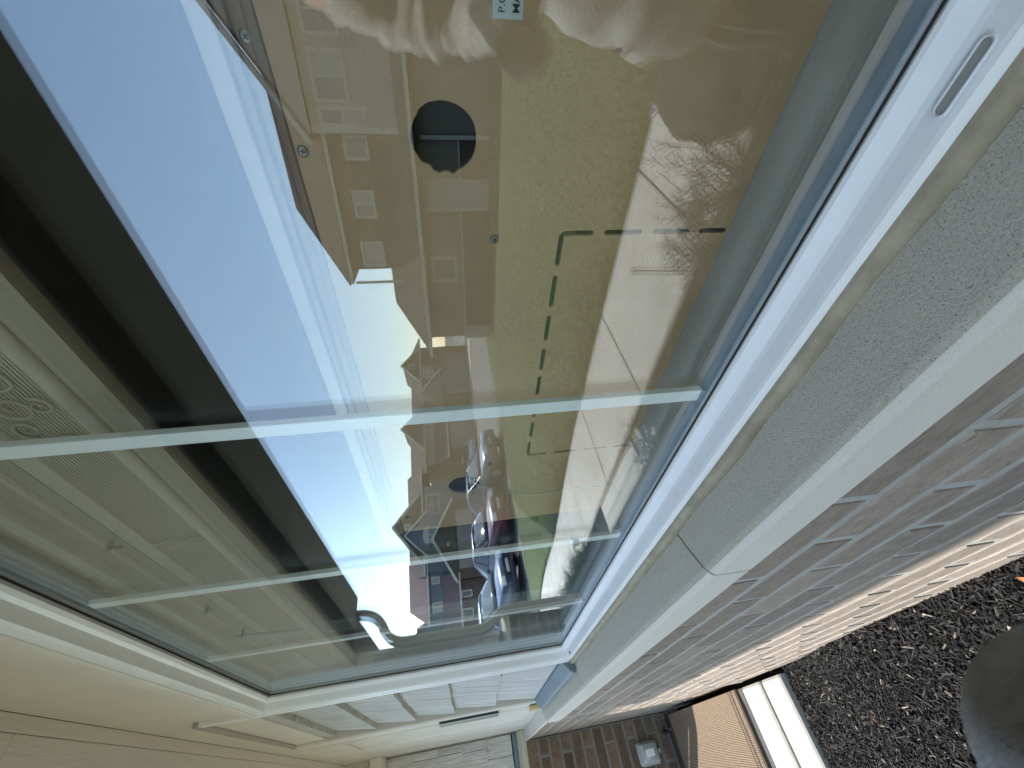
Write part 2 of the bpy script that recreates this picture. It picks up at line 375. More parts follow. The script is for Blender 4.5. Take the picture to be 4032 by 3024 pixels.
# ---- shakes
def shakes(parent, x0, x1, zs, face, axis='x', wmin=.07, wmax=.15, gapx=.003):
    for r in range(len(zs)-1):
        zt, zb = zs[r], zs[r+1]; x = x0-rnd.uniform(0, wmax*.6)
        while x < x1:
            w = rnd.uniform(wmin, wmax); a, b = max(x, x0), min(x+w-gapx, x1)
            if b-a > .012:
                dz = rnd.uniform(-.002, .004); nn = max(3, int((b-a)/.008)); V = []; F = []
                for i in range(nn+1):
                    t = a+(b-a)*i/nn; g = noise.noise(Vector((t*110, r*3.1, 0)))*.0012; jz = rnd.uniform(-.0028, .0012) if 0 < i < nn else 0
                    pts = [(face-.006, zt+.012), (face+.001+g*.6, zt+.012), (face+.0200+g, zb+dz+jz), (face-.004, zb+dz+jz)]
                    for (yy, zz) in pts: V.append((t, yy, zz) if axis == 'x' else (2*HX+.045-yy-HX+.0, t, zz) if False else ((t, yy, zz) if axis == 'x' else (-yy, t, zz)))
                for i in range(nn): F += [(i*4+k, i*4+(k+1) % 4, (i+1)*4+(k+1) % 4, (i+1)*4+k) for k in range(4)]
                F += [(0, 1, 2, 3), (nn*4+3, nn*4+2, nn*4+1, nn*4)]
                MB().add(V, F).build('shake', M_shake, parent)
            x += w
sp_ = box('shake_panel', (1.477, -.018, -.30), (2.262, -.004, .70), M_darker, house)
shakes(sp_, 1.478, 2.240, [.703, .546, .389, .228, .066, -.102, -.2795], .004)
# ---- blue-grey flashing box below the shakes
MB().prism([(-.01, -.268), (.030, -.277), (.058, -.300), (.0635, -.3095), (.0605, -.3165), (-.01, -.3165)], 'x', 1.475, 2.30).build('sill_flashing', M_flash, house, bevel=.001, seg=1)
# ---- corner board, second board, plaque, doorbell
MB().prism([(2.270, -.02), (2.270, .030), (2.276, .036), (2.300, .036), (2.303, .031), (2.415, .031), (2.418, .036), (2.434, .036), (2.438, .030), (2.438, -.02)], 'z', -.316, .7035).build('corner_board', M_cream, house)
box('recess_gap_shade', (2.439, -.02, -.33), (2.462, .002, .62), M_darker, house)  # black strip painted in for the shade between the two boards
MB().prism([(2.463, -.02), (2.463, .014), (3.05, .014), (3.07, .022), (3.80, .022), (3.80, -.02)], 'z', -.352, .5905).build('recess_board', M_cream, house)
box('recess_ledge', (2.44, -.02, -.369), (HX, .088, -.353), M_cream, house, bevel=.002)
pq = empty('number_plaque', parent=None)
tag(pq, 'narrow black plaque with silver rim on the cream corner board', 'sign')
box('plate', (2.320, .0315, -.118), (2.402, .0440, .140), mat('plaque_black', (.02, .022, .04), .3), pq, bevel=.003)
MB().box((2.3165, .0445, -.1215), (2.4055, .0475, -.1145)).box((2.3165, .0445, .1365), (2.4055, .0475, .1435)).box((2.3165, .0445, -.1140), (2.3225, .0475, .1360)).box((2.3995, .0445, -.1140), (2.4055, .0475, .1360)).build('rim', mat('rim_silver', (.6, .66, .64), .3, metal=.8), pq)
MB().prism([(2.345, -.305), (2.405, -.305), (2.418, -.285), (2.418, -.262), (2.345, -.262)][::-1], 'y', .0365, .052).build('caulk_blob', mat('yellow_foam', (.55, .43, .2), .6), house, bevel=.003)
# ---- wing side wall (faces the camera)
wg = MB(); wg.box((HX+.055, -.1, -1.6), (6.8, .60, .0)); wg.box((HX+.055, -.1, .0), (6.8, .60, 2.4)); wg.build('wing_wall', M_cream, house)
MB().prism([(HX-.008, -.359), (HX-.012, -.352), (HX-.012, -.322), (HX+.02, -.300), (HX+.06, -.300), (HX+.06, -.359)], 'y', .025, .712).build('wing_sill', mat('cream_stone', (.5, .46, .38), .85, .1, 60, .5, 200), house, bevel=.001, seg=1)
box('wing_flashing', (HX+.030, .025, -.2985), (HX+.058, .61, -.268), M_flash, house)
wsh = box('wing_shake_panel', (HX+.046, .03, -.268), (HX+.0545, .585, .700), M_darker, house)
we = empty('wing_shakes', parent=wsh)
def wingshakes():
    zs = [.700, .585, .417, .245, .077, -.088, -.258]
    f = -(HX+.045)
    for r in range(len(zs)-1):
        x = .032-rnd.uniform(0, .1)
        while x < .585:
            w = rnd.uniform(.09, .17); a, b = max(x, .032), min(x+w-.003, .585)
            if b-a > .015:
                zt, zb = zs[r], zs[r+1]+rnd.uniform(-.003, .003)
                prof = [(HX+.046, zt+.01), (HX+.0425, zt+.01), (HX+.031, zb), (HX+.046, zb)]
                MB().prism(prof, 'y', a, b).build('shake', M_shake, wsh)
            x += w
wingshakes(); bpy.data.objects.remove(we)
MB().box((HX+.024, .586, -.268), (HX+.056, .618, .838)).build('wing_corner_board', M_cream, house, bevel=.002)
box('wing_frieze', (HX+.026, .022, .7005), (HX+.0545, .585, .8395), M_cream, house)
MB().prism([(HX-.16, .60), (HX-.13, .585), (HX+.024, .585), (HX+.024, .66), (HX-.16, .66)], 'y', .0245, .10).build('crown_block', M_cream, house, bevel=.002)
box('wing_footing', (HX-.20, .115, -1.62), (HX-.002, .74, -1.46), mat('blue_grey_concrete', (.22, .25, .25), .9, .15, 30, .5, 120), house, bevel=.004)
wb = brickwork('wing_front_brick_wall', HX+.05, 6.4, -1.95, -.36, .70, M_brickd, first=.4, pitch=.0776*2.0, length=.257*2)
# ---- eave: soffit boards, ribbed vent strip, taupe board, dark gutter
def soff(name, y0, y1, z, m, x0=-3, x1=7.2, th=.014): return box(name, (x0, y0, z), (x1, y1, z+th), m, house, bevel=.0012)
for (y0, y1) in ((.0245, .0520), (.0530, .300), (.3006, .3705)):
    xsb = [-3, -1.6, -.42, .553, 1.065, 1.575, 2.75, 3.9, 7.2] if y0 > .05 and y0 < .3 else [-3, 7.2]
    for a, b in zip(xsb[:-1], xsb[1:]): box('soffit_board', (a+.0003, y0, .840), (b-.0003, y1, .854), M_creamgrain, house, bevel=.0012)
for x in (1.065, 1.575, 1.87): box('soffit_clip', (x-.006, .285, .8365), (x+.008, .312, .8395), M_dark, house)
soff('soffit_board', .3710, .5400, .8395, M_creamgrain)
soff('taupe_board', .5415, .6120, .8340, M_taupe)
MB().prism([(.613, .834), (.613, .930), (.755, .930), (.755, .838)][::-1]+[], 'x', -3, 3.7).build('eave_recess_shade', M_darker, house)  # solid black block, its colour stands for the shade in the recess
MB().prism([(.757, .838), (.985, .838), (.999, .846), (1.008, .862), (1.012, .960), (.757, .960)], 'x', -3, 3.72).build('gutter', M_dark, house)
MB().prism([(-.1, .86), (.6115, .86), (.9, .97), (1.015, .965), (-1.6, 2.0), (-1.8, 2.0)], 'x', -3, 7.4).build('roof', mat('shingle_dark', (.07, .06, .055), .95, .2, 8, .6, 60), house)
# ---- downspout with two elbows at the wing's street corner
def ribbed(name, pts, w=.042, d=.034):
    V = []; F = []; P = [Vector(p) for p in pts]; fine = []
    for i in range(len(P)-1):
        nseg = max(1, int((P[i+1]-P[i]).length/.02))
        for k in range(nseg): fine.append(P[i].lerp(P[i+1], k/nseg))
    fine.append(P[-1])
    for i, p in enumerate(fine):
        t = (fine[min(i+1, len(fine)-1)]-fine[max(i-1, 0)]).normalized(); ax = Vector((1, 0, 0)); nrm = t.cross(ax).normalized()
        s = 1.0
        for a, b_ in ((-1, -.7), (-.7, -1), (.7, -1), (1, -.7), (1, .7), (.7, 1), (-.7, 1), (-1, .7)): V.append(p+ax*a*w*s+nrm*b_*d*s)
    for i in range(len(fine)-1): F += [(i*8+k, i*8+(k+1) % 8, (i+1)*8+(k+1) % 8, (i+1)*8+k) for k in range(8)]
    F += [tuple(range(8))[::-1], tuple((len(fine)-1)*8+k for k in range(8))]
    return MB().add(V, F).build(name, M_taupe, dsp, smooth=False)
def arc(p0, p1, p2, n=7): return [(1-t)**2*Vector(p0)+2*t*(1-t)*Vector(p1)+t*t*Vector(p2) for t in [k/n for k in range(n+1)]]
dsp = empty('downspout', parent=house); DX = HX-.025
top = arc((DX, .87, .845), (DX, .865, .70), (DX, .77, .645))+arc((DX, .72, .62), (DX, .632, .57), (DX, .630, .46))
ribbed('top_elbow', top)
ribbed('pipe', [(DX, .630, .46), (DX, .630, -.10)])
ribbed('bottom_elbow', arc((DX, .630, -.10), (DX, .630, -.19), (DX, .69, -.245))+arc((DX, .70, -.255), (DX, .742, -.29), (DX, .745, -.38)))
ribbed('pipe', [(DX, .745, -.38), (DX, .745, -1.33)])
for zz in (.30, -.05, -.62): box('strap', (DX-.034, (.60 if zz > -.2 else .71), zz), (DX+.034, (.662 if zz > -.2 else .777), zz+.022), M_taupe, dsp)
# ---- outlet cover and hose bib on the wing brickwork
oc = empty('outlet_cover', (HX, .28, -1.185)); tag(oc, 'clear bubble outlet cover mounted low on the shaded brown brick wing wall', 'outlet cover')
def rounded(w, h, r, n=6):
    pts = []
    for (sx, sy, a0) in ((1, 1, 0), (-1, 1, 90), (-1, -1, 180), (1, -1, 270)):
        pts += [(sx*(w-r)+r*math.cos(R(a0+90*k/n)), sy*(h-r)+r*math.sin(R(a0+90*k/n))) for k in range(n+1)]
    return pts
def loft(name, layers, m, parent, smooth=True):
    V = []; F = []; n = len(layers[0][1])
    for (x, pts) in layers: V += [(x, p[0], p[1]) for p in pts]
    for i in range(len(layers)-1): F += [(i*n+k, i*n+(k+1) % n, (i+1)*n+(k+1) % n, (i+1)*n+k) for k in range(n)]
    F.append(tuple((len(layers)-1)*n+k for k in range(n)))
    o = MB().add(V, F).build(name, m, parent, smooth=smooth); return o
M_bubble = mat('clear_grey_plastic', (.42, .44, .42), .25, .1, 20, spec=.6)
loft('cover', [(0, rounded(.064, .073, .018)), (-.012, rounded(.064, .073, .018)), (-.016, rounded(.058, .067, .016)), (-.045, rounded(.052, .060, .014)), (-.055, rounded(.044, .051, .012))], M_bubble, oc)
loft('receptacle', [(-.0552, rounded(.020, .030, .005)), (-.058, rounded(.019, .029, .005))], mat('receptacle_white', (.8, .8, .76), .5), oc, False)
box('latch', (-.03, -.012, -.083), (-.01, .012, -.070), M_bubble, oc)
hb = empty('pipe_stub', (HX, .195, -1.34)); tag(hb, 'small black pipe stub poking from the brick just above the grey footing', 'pipe')
MB().tube([(0, 0, 0), (-.05, 0, 0), (-.062, 0, -.012)], [.011, .011, .009], 10).build('pipe', M_darker, hb, True)

# ---------------------------------------------------------------- room and cabinet behind the glass
rm = MB()
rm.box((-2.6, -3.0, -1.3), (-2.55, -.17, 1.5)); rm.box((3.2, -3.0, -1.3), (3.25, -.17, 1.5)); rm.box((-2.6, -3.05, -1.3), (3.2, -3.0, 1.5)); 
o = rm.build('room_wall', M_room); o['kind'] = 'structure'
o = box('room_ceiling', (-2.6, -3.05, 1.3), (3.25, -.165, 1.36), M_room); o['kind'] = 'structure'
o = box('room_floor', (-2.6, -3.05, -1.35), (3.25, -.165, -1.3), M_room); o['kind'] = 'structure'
cab = empty('cabinet', (.2, -.3, -.2885)); tag(cab, 'wooden cabinet inside the window, its brown hardboard back with a round hole facing out', 'cabinet')
cabo = Vector((.2, -.3, -.2885))
def loc(o): o.location = -cabo; return o
BX0, BX1, BZ0, BZ1, BY = -.62, .757, -.2875, .098, -.100
# back panel with holes: a 2-D curve filled between its outlines
cu = bpy.data.curves.new('panel', 'CURVE'); cu.dimensions = '2D'; cu.fill_mode = 'BOTH'; cu.extrude = .0016
def spline(pts):
    s = cu.splines.new('POLY'); s.points.add(len(pts)-1)
    for i, p in enumerate(pts): s.points[i].co = (p[0], p[1], 0, 1)
    s.use_cyclic_u = True
spline([(BX0, BZ0), (BX1, BZ0), (BX1, BZ1), (BX0, BZ1)])
def hole(cx, cz, r, n=64, seed=0):
    pts = []
    for k in range(n):
        t = 2*math.pi*k/n; rr = r*(1+.008*math.sin(5*t+seed))
        if seed == 0:
            if .42 < t < .75: rr = r*.93+r*.03*math.sin(k*3.1)       # chipped rim
            if 2.35 < t < 2.75: rr = r*1.03
            if 5.9 < t < 6.15: rr = r*1.05
            if 6.15 < t or t < .12: rr = r*.955
            if .12 < t < .25: rr = r*1.04
        pts.append((cx+rr*math.cos(t), cz+rr*math.sin(t)))
    spline(pts)
hole(.1035, -.0115, .0248); hole(.613, -.0150, .0250, seed=2)
def slotpath(pts, w):
    P = [Vector((p[0], p[1], 0)) for p in pts]; L = []; Rr = []
    for i, p in enumerate(P):
        d = (P[min(i+1, len(P)-1)]-P[max(i-1, 0)]).normalized(); nn = Vector((-d.y, d.x, 0))
        L.append(p+nn*w); Rr.append(p-nn*w)
    d0 = (P[0]-P[1]).normalized(); d1 = (P[-1]-P[-2]).normalized(); out = []
    def cap(c, d):
        nn = Vector((-d.y, d.x, 0)); return [c+(-nn*math.cos(t)+d*math.sin(t))*w for t in [math.pi*k/5 for k in range(1, 5)]]
    out = L+[p for p in cap(P[-1], d1)][::-1]+Rr[::-1]+[p for p in cap(P[0], d0)][::-1]
    spline([(q.x, q.y) for q in out])
SW = .0026; zt = -.1160; xl = .1815; xr = .5445
def corner(ax, ay, bx, by, cx2, cy2):
    r = .005; A = Vector((ax, ay)); B = Vector((bx, by)); C = Vector((cx2, cy2)); d1 = (A-B).normalized(); d2 = (C-B).normalized()
    p0, p2 = B+d1*r, B+d2*r; return [A]+[(1-t)**2*p0+2*t*(1-t)*B+t*t*p2 for t in [k/5 for k in range(6)]]+[C]
slotpath(corner(xl, -.1440, xl, zt, .2130, zt), SW)
for a, b in ((.229, .2625), (.2785, .3095), (.327, .357), (.3735, .4035), (.4195, .4495), (.466, .496)): slotpath([(a, zt), ((a+b)/2, zt), (b, zt)], SW)
slotpath(corner(.513, zt, xr, zt, xr, -.1440), SW)
for a, b in ((-.160, -.1930), (-.2085, -.2430), (-.258, -.282)):
    slotpath([(xl, a), (xl, (a+b)/2), (xl, b)], SW); slotpath([(xr, a), (xr, (a+b)/2), (xr, b)], SW)
tmp = bpy.data.objects.new('tmp', cu); col.objects.link(tmp)
dg = bpy.context.evaluated_depsgraph_get(); me = bpy.data.meshes.new_from_object(tmp.evaluated_get(dg)); bpy.data.objects.remove(tmp)
me.transform(Matrix.Rotation(R(90), 4, 'X')); me.transform(Matrix.Translation((0, BY, 0)))
me.materials.clear(); me.materials.append(M_board)
bp = bpy.data.objects.new('back_panel', me); col.objects.link(bp); bp.parent = cab; loc(bp)
def cbox(name, a, b, m, bevel=0, parent=cab): o = box(name, a, b, m, parent, bevel); return loc(o) if parent == cab else o
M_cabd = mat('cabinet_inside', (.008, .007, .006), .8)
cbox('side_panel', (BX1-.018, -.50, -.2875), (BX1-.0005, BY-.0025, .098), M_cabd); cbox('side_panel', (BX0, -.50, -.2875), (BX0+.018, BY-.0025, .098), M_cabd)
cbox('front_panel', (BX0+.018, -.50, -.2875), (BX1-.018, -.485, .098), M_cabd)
# top moulding in steps
cbox('top_rail', (BX0, -.50, .0985), (BX1+.004, BY+.0035, .1045), mat('top_wood_light', (.20, .12, .075), .5, .3, 14, stretch=(.3, 3, 6)), .001)
cbox('top_rail', (BX0, -.50, .1047), (BX1+.007, BY+.0020, .1135), M_woodraw, .001)
cbox('top_rail', (BX0, -.50, .1137), (BX1+.010, BY+.0065, .1205), mat('top_wood_mid', (.20, .12, .085), .45, .3, 14, stretch=(.3, 3, 6)), .001)
cbox('top_board', (BX0, -.50, .1207), (BX1+.014, BY+.0105, .1345), mat('top_wood_pale', (.40, .33, .31), .4, .06, 30, stretch=(2, 3, .4)), .0015)
def screw(x, z, r=.0042):
    o = empty('screw', parent=cab); o.location = Vector((x, BY+.0018, z))-cabo
    b = MB(); ring = [(r*math.cos(t), r*math.sin(t)) for t in [2*math.pi*k/16 for k in range(16)]]
    V = [(p[0], 0, p[1]) for p in ring]+[(p[0]*.93, .0012, p[1]*.93) for p in ring]+[(p[0]*.5, .0016, p[1]*.5) for p in ring]
    F = [(i, (i+1) % 16, 16+(i+1) % 16, 16+i) for i in range(16)]+[(16+i, 16+(i+1) % 16, 32+(i+1) % 16, 32+i) for i in range(16)]+[tuple(range(32, 48))]
    b.add(V, F).build('screw_head', M_screw, o, True)
    a = rnd.uniform(0, 1.5); M1 = Matrix.Rotation(a, 4, 'Y')
    MB().box((-.0021, .00155, -.0004), (.0021, .0019, .0004), M1).box((-.0004, .00157, -.0021), (.0004, .00195, .0021), M1).build('screw_slot', M_darker, o)
for x, z in ((.048, .1075), (.1135, .0925), (.1855, -.0525), (.5575, -.0555), (.42, .086), (.70, .086)): screw(x, z)
# paper label with the two words the picture shows
lb = cbox('paper_label', (-.10, BY+.0018, -.0665), (.0325, BY+.0022, -.0465), mat('label_paper', (.55, .66, .68), .6), .0)
def text(body, x_right, z, size, ytop, parent, m):
    fc = bpy.data.curves.new('letters', 'FONT'); fc.body = body; fc.size = size; fc.extrude = .00005; fc.align_x = 'LEFT'; fc.offset = size*.012
    t = bpy.data.objects.new('letters', fc); col.objects.link(t); dg = bpy.context.evaluated_depsgraph_get(); me = bpy.data.meshes.new_from_object(t.evaluated_get(dg)); bpy.data.objects.remove(t)
    me.transform(Matrix.Rotation(R(90), 4, 'X')); me.transform(Matrix.Rotation(R(180), 4, 'Z'))
    me.transform(Matrix.Translation((x_right, ytop, z))); me.materials.clear(); me.materials.append(m)
    o = bpy.data.objects.new('letters', me); col.objects.link(o); o.parent = parent; return o
M_ink = mat('black_ink', (.01, .01, .012), .6)
text('P.O', .0295, -.0545, .0062, BY+.0024, lb, M_ink); text('MA', .0295, -.0640, .0066, BY+.0024, lb, M_ink)
# ---- pleated shade drawn up inside the glass
bl = empty('window_shade', (.3, -.05, .43)); tag(bl, 'cream pleated shade with lace scrolls drawn up inside the top of the window', 'window shade')
BO = Vector((.3, -.05, .43))
M_shade = mat('shade_fabric', (.50, .485, .42), .8, .05, 30, .3, 200)
def bpart(name, prof, m, x0=-.72, x1=1.385):
    o = MB().prism([(p[0]+.05, p[1]-.43) for p in prof], 'x', x0-.3, x1-.3).build(name, m, bl); return o
bpart('head_rail', [(-.045, .485), (-.036, .490), (-.036, .526), (-.080, .526), (-.080, .485)], M_shade)
bpart('valance', [(-.0445, .4835), (-.0445, .432), (-.050, .430), (-.050, .4835)], mat('shade_dull', (.33, .32, .27), .8))
bpart('valance_bead', [(-.0440, .461), (-.0415, .458), (-.0415, .453), (-.0440, .450)], M_shade)
bpart('fabric_band', [(-.044, .4290), (-.042, .4270), (-.042, .4060), (-.044, .4045), (-.052, .4045), (-.052, .4290)], M_shade)
pr = MB(); nP = 19
for k in range(nP):
    z = .4035-k*.0034; pr.prism([(.0, z-.43), (.0062, z-.0006-.43), (.0062, z-.0020-.43), (.0, z-.0030-.43)], 'x', -1.02, 1.085)
o = pr.build('pleats', M_shade, bl); o['kind'] = 'stuff'
MB().tube([(-1.02, .006, .330-.43), (1.085, .006, .330-.43)], .0085, 14).build('hem_roll', M_shade, bl, True)
bpart('bottom_rail', [(-.042, .3200), (-.042, .2935), (-.056, .2935), (-.056, .3200)], mat('shade_taupe', (.34, .31, .25), .7))
def lace(name, x, zc, sc, mode):
    b = MB()
    if mode == 0:
        for (ox, oz, r0, t0, sg) in ((0, .012, .013, 0, 1), (-.030, .004, .016, 1.2, -1), (-.062, -.002, .018, 2.2, 1), (-.030, -.016, .011, 3, 1), (.018, -.010, .010, .5, -1), (-.085, .010, .012, 1, -1)):
            pts = []
            for k in range(20):
                t = t0+sg*k*.42; rr = r0*(1-k/24)*sc; pts.append((x-.3+ox+rr*math.cos(t), .0078, zc-.43+oz+rr*math.sin(t)))
            b.tube(pts, [.0020*(1-k/34) for k in range(20)], 6)
    else:
        for q in range(5):
            pts = [(x-.3+.004*math.sin(j*1.3+q)+(q-2)*.0035, .0078, zc-.43+.036-.0072*j) for j in range(11)]; b.tube(pts, .0011, 5)
    o = b.build(name, M_shade, bl, True)
lace('lace_scroll', .335, .372, 1, 0); lace('lace_seam', .585, .372, 1, 1)
for x in (.58, .85): MB().box((x-.303, .0068, .4405-.43), (x-.297, .0090, .4560-.43)).build('clip', M_dark, bl)
MB().tube([(1.01-.3, .010, .475-.43), (1.03-.3, .012, .325-.43)], .003, 8).build('wand', M_dark, bl)
# pale cord hanging out of the far cable hole
cp = [(.60, -.112, -.022), (.605, -.096, -.030), (.615, -.093, -.048), (.640, -.092, -.085), (.655, -.091, -.13), (.652, -.090, -.18), (.648, -.088, -.23), (.650, -.080, -.2870), (.70, -.07, -.2868)]
cr_ = empty('cord', (.6, -.1, -.03)); tag(cr_, 'thin pale cord hanging out of the far cable hole in the brown cabinet back', 'cord')
def bez(P, n=6):
    P = [Vector(p) for p in P]; o = []
    for i in range(len(P)-1):
        p0, p1, p2, p3 = P[max(i-1, 0)], P[i], P[i+1], P[min(i+2, len(P)-1)]
        for k in range(n):
            t = k/n; o.append(.5*((2*p1)+(-p0+p2)*t+(2*p0-5*p1+4*p2-p3)*t*t+(-p0+3*p1-3*p2+p3)*t**3))
    return o+[P[-1]]
cc = MB().tube(bez(cp), .0011, 8).build('wire', mat('cord_grey', (.45, .55, .48), .5), cr_, True); cc.location = (-.6, .1, .03)

# ---------------------------------------------------------------- doormat
mt = empty('doormat', (3.0, .62, EZ)); tag(mt, 'tan ribbed doormat on the entry walk, half in shade', 'doormat')
M_mat = mat('mat_fibre', (.25, .185, .125), .95, .2, 60, .8, 300)
box('mat_base', (-.50, -.505, .0045), (.50, .45, .012), mat('mat_base_dark', (.15, .11, .075), .95), mt)
rb = MB()
for k in range(150):
    y = -.503+k*.00635; rb.prism([(y, .0122), (y+.0012, .0146), (y+.0042, .0146), (y+.0052, .0122)], 'x', -.495, .495)
rb.build('ribs', M_mat, mt)['kind'] = 'stuff'
M_bind = mat('mat_binding', (.05, .035, .025), .9)
for (a, b, z0, z1) in ((-.515, -.500, .004, .0155), (.500, .515, .004, .0155), (-.46, -.455, .0168, .0178), (-.43, -.427, .0168, .0178)): box('binding' if z0 < .01 else 'stitch_line', (a, -.505, z0), (b, .452, z1), M_bind, mt)

# ---------------------------------------------------------------- mulch chips
M_chip = mat('mulch_chip', (.007, .0055, .0045), .75, .5, 40)
M_chip2 = mat('pale_chip', (.22, .19, .14), .8, .6, 40)
M_chip3 = mat('orange_chip', (.34, .14, .05), .8)
def chips(name, n, x0, x1, y0, y1, excl, label=None):
    V = []; F = []; idx = []
    for i in range(n):
        x = rnd.uniform(x0, x1); y = y0+(y1-y0)*rnd.random()**1.2
        if excl(x, y): continue
        L = rnd.uniform(.006, .026)*(1.0 if rnd.random() < .88 else 2.3); w = rnd.uniform(.0007, .0030); h = rnd.uniform(.0008, .002)
        M = Matrix.Translation((x, y, gz(x, y)+rnd.uniform(0, .016))) @ Matrix.Rotation(rnd.uniform(0, 6.28), 4, 'Z') @ Matrix.Rotation(rnd.gauss(0, .38), 4, 'Y') @ Matrix.Rotation(rnd.uniform(-.9, .9), 4, 'X')
        tp = rnd.uniform(.2, .9); n0 = len(V)
        for a, b, c in ((-1, -1, -1), (1, -tp, -1), (1, tp, -1), (-1, 1, -1), (-1, -1, 1), (1, -tp, 1), (1, tp, 1), (-1, 1, 1)): V.append(M @ Vector((a*L/2, b*w, c*h)))
        F += [tuple(n0+q for q in f) for f in ((0, 3, 2, 1), (4, 5, 6, 7), (0, 1, 5, 4), (1, 2, 6, 5), (2, 3, 7, 6), (3, 0, 4, 7))]
        r = rnd.random(); idx += [1 if r < .030 else 2 if r < .0305 else 0]*6
    o = mesh(name, V, F, None, None, False, [M_chip, M_chip2, M_chip3], idx); o['kind'] = 'stuff'; return o
o = chips('bark_mulch', 85000, .35, 2.2, .075, 1.42, lambda x, y: x > 2.09 or (x > .2 and y < .1))
tag(o, 'dark brown shredded bark mulch covering the bed at the foot of the brick wall', 'mulch')
o = chips('bark_mulch', 9000, 3.54, 6.5, .75, 1.42, lambda x, y: x < 3.54)
tag(o, 'shredded bark mulch in the bed beyond the entry walk, beside the wing', 'mulch')
o = chips('bark_mulch', 9000, -1.2, .35, .2, 1.42, lambda x, y: False)
tag(o, 'shredded bark mulch in the bed around the feet of the person', 'mulch')
def leaf(x, y, rz, label):
    M = Matrix.Translation((x, y, gz(x, y)+.02)) @ Matrix.Rotation(rz, 4, 'Z') @ Matrix.Rotation(.3, 4, 'X')
    V = []; F = []
    for i in range(7):
        t = i/6; w = .012*math.sin(math.pi*min(t*1.05, 1))**.8+.0005
        for s in (-1, 0, 1): V.append(M @ Vector((t*.03-.015, s*w*.6, .006*abs(s)+.008*(t-.5)**2*4)))
    for i in range(6):
        for k in range(2): F.append((i*3+k, i*3+k+1, (i+1)*3+k+1, (i+1)*3+k))
    o = mesh('fallen_leaf', V, F, mat('dry_leaf', (.42, .16, .05), .7, .2, 60), None, True); tag(o, label, 'leaf')
leaf(.79, .115, .4, 'dry orange leaf against the foot of the sunlit brick wall')
leaf(.84, .135, 2.0, 'curled dry leaf tip on the mulch next to the orange leaf at the wall')

# ---------------------------------------------------------------- lawn grass tufts
V = []; F = []
def blade(x, y, h, w):
    z = gz(x, y); a = rnd.uniform(0, 6.28); lx, ly = rnd.gauss(0, .35)*h, rnd.gauss(0, .35)*h; n0 = len(V)
    V.extend([(x-w*math.cos(a), y-w*math.sin(a), z), (x+w*math.cos(a), y+w*math.sin(a), z), (x+lx, y+ly, z+h)]); F.append((n0, n0+1, n0+2))
for i in range(90000):
    y = 2.33+8*rnd.random()**2.0; x = rnd.uniform(-.2, 2.5+y*1.6)
    blade(x, y, rnd.uniform(.02, .05), rnd.uniform(.0012, .003))
for i in range(9000):
    x = rnd.uniform(-.3, 11.5); blade(x, 2.325+abs(rnd.gauss(0, .02)), rnd.uniform(.02, .06), .002)
o = mesh('grass_blades', V, F, mat('grass_blade', (.10, .12, .03), .7, .35, 2.5)); tag(o, 'short green grass blades of the lawn beyond the sidewalk', 'grass', kind='stuff')

# ---------------------------------------------------------------- twiggy shrubs, sprig, junipers
def twig(b, p, d, L, r, depth, spread):
    d = d.normalized(); pts = [p]; n = 5
    for k in range(n):
        d = (d+Vector((rnd.gauss(0, .16), rnd.gauss(0, .16), rnd.gauss(0, .10)))).normalized(); pts.append(pts[-1]+d*L/n)
    b.tube(pts, [r*(1-.6*k/n) for k in range(n+1)], 4)
    if depth:
        for k in range(rnd.randint(3, 4)):
            q = pts[rnd.randint(2, n)]; dd = (d+Vector((rnd.gauss(0, spread), rnd.gauss(0, spread), rnd.gauss(.05, spread*.7))))
            twig(b, q, dd, L*rnd.uniform(.5, .75), r*.6, depth-1, spread)
def shrub(x, y, h, n, label, lean=(0, 0), cat='shrub', depth=3):
    o = empty('bare_shrub', (x, y, gz(x, y))); tag(o, label, cat, 'bare shrubs in the mulch bed')
    b = MB()
    for k in range(n):
        a = 2*math.pi*k/n+rnd.uniform(-.3, .3); d = Vector((math.cos(a)*.7+lean[0], math.sin(a)*.7+lean[1], 1.0))
        twig(b, Vector((rnd.uniform(-.02, .02), rnd.uniform(-.02, .02), 0)), d, h*.55, .0064, depth, .75)
    b.build('twigs', mat('bare_twig', (.022, .014, .010), .8, .2, 40), o)
shrub(.60, 1.30, .42, 15, 'large tangled leafless shrub in the mulch bed beside the near sidewalk slab')
shrub(.90, 1.30, .32, 9, 'thin leafless shrub beside the budding sprig in the mulch bed')
shrub(1.98, .98, .36, 12, 'leafless twiggy shrub overhanging the edge of the entry walk')
spg = empty('budding_sprig', (1.02, 1.33, gz(1.02, 1.33))); tag(spg, 'long arching sprig with tiny buds leaning over the sidewalk', 'plant')
b = MB()
for off in (0, .018):
    pts = bez([(0, 0, 0), (.05+off, .10, .10), (.12+off, .22, .17), (.19+off, .34, .19), (.24+off, .41, .175)], 5); b.tube(pts, .0026, 5)
    for k, p in enumerate(pts):
        for s in (-1, 1): b.tube([p, p+Vector((s*.007, .004, .006))], [.0036, .0012], 4)
b.build('stem', mat('bare_twig', (.1, .065, .045)), spg)
M_jun = mat('juniper_green', (.045, .085, .03), .8, .5, 9)
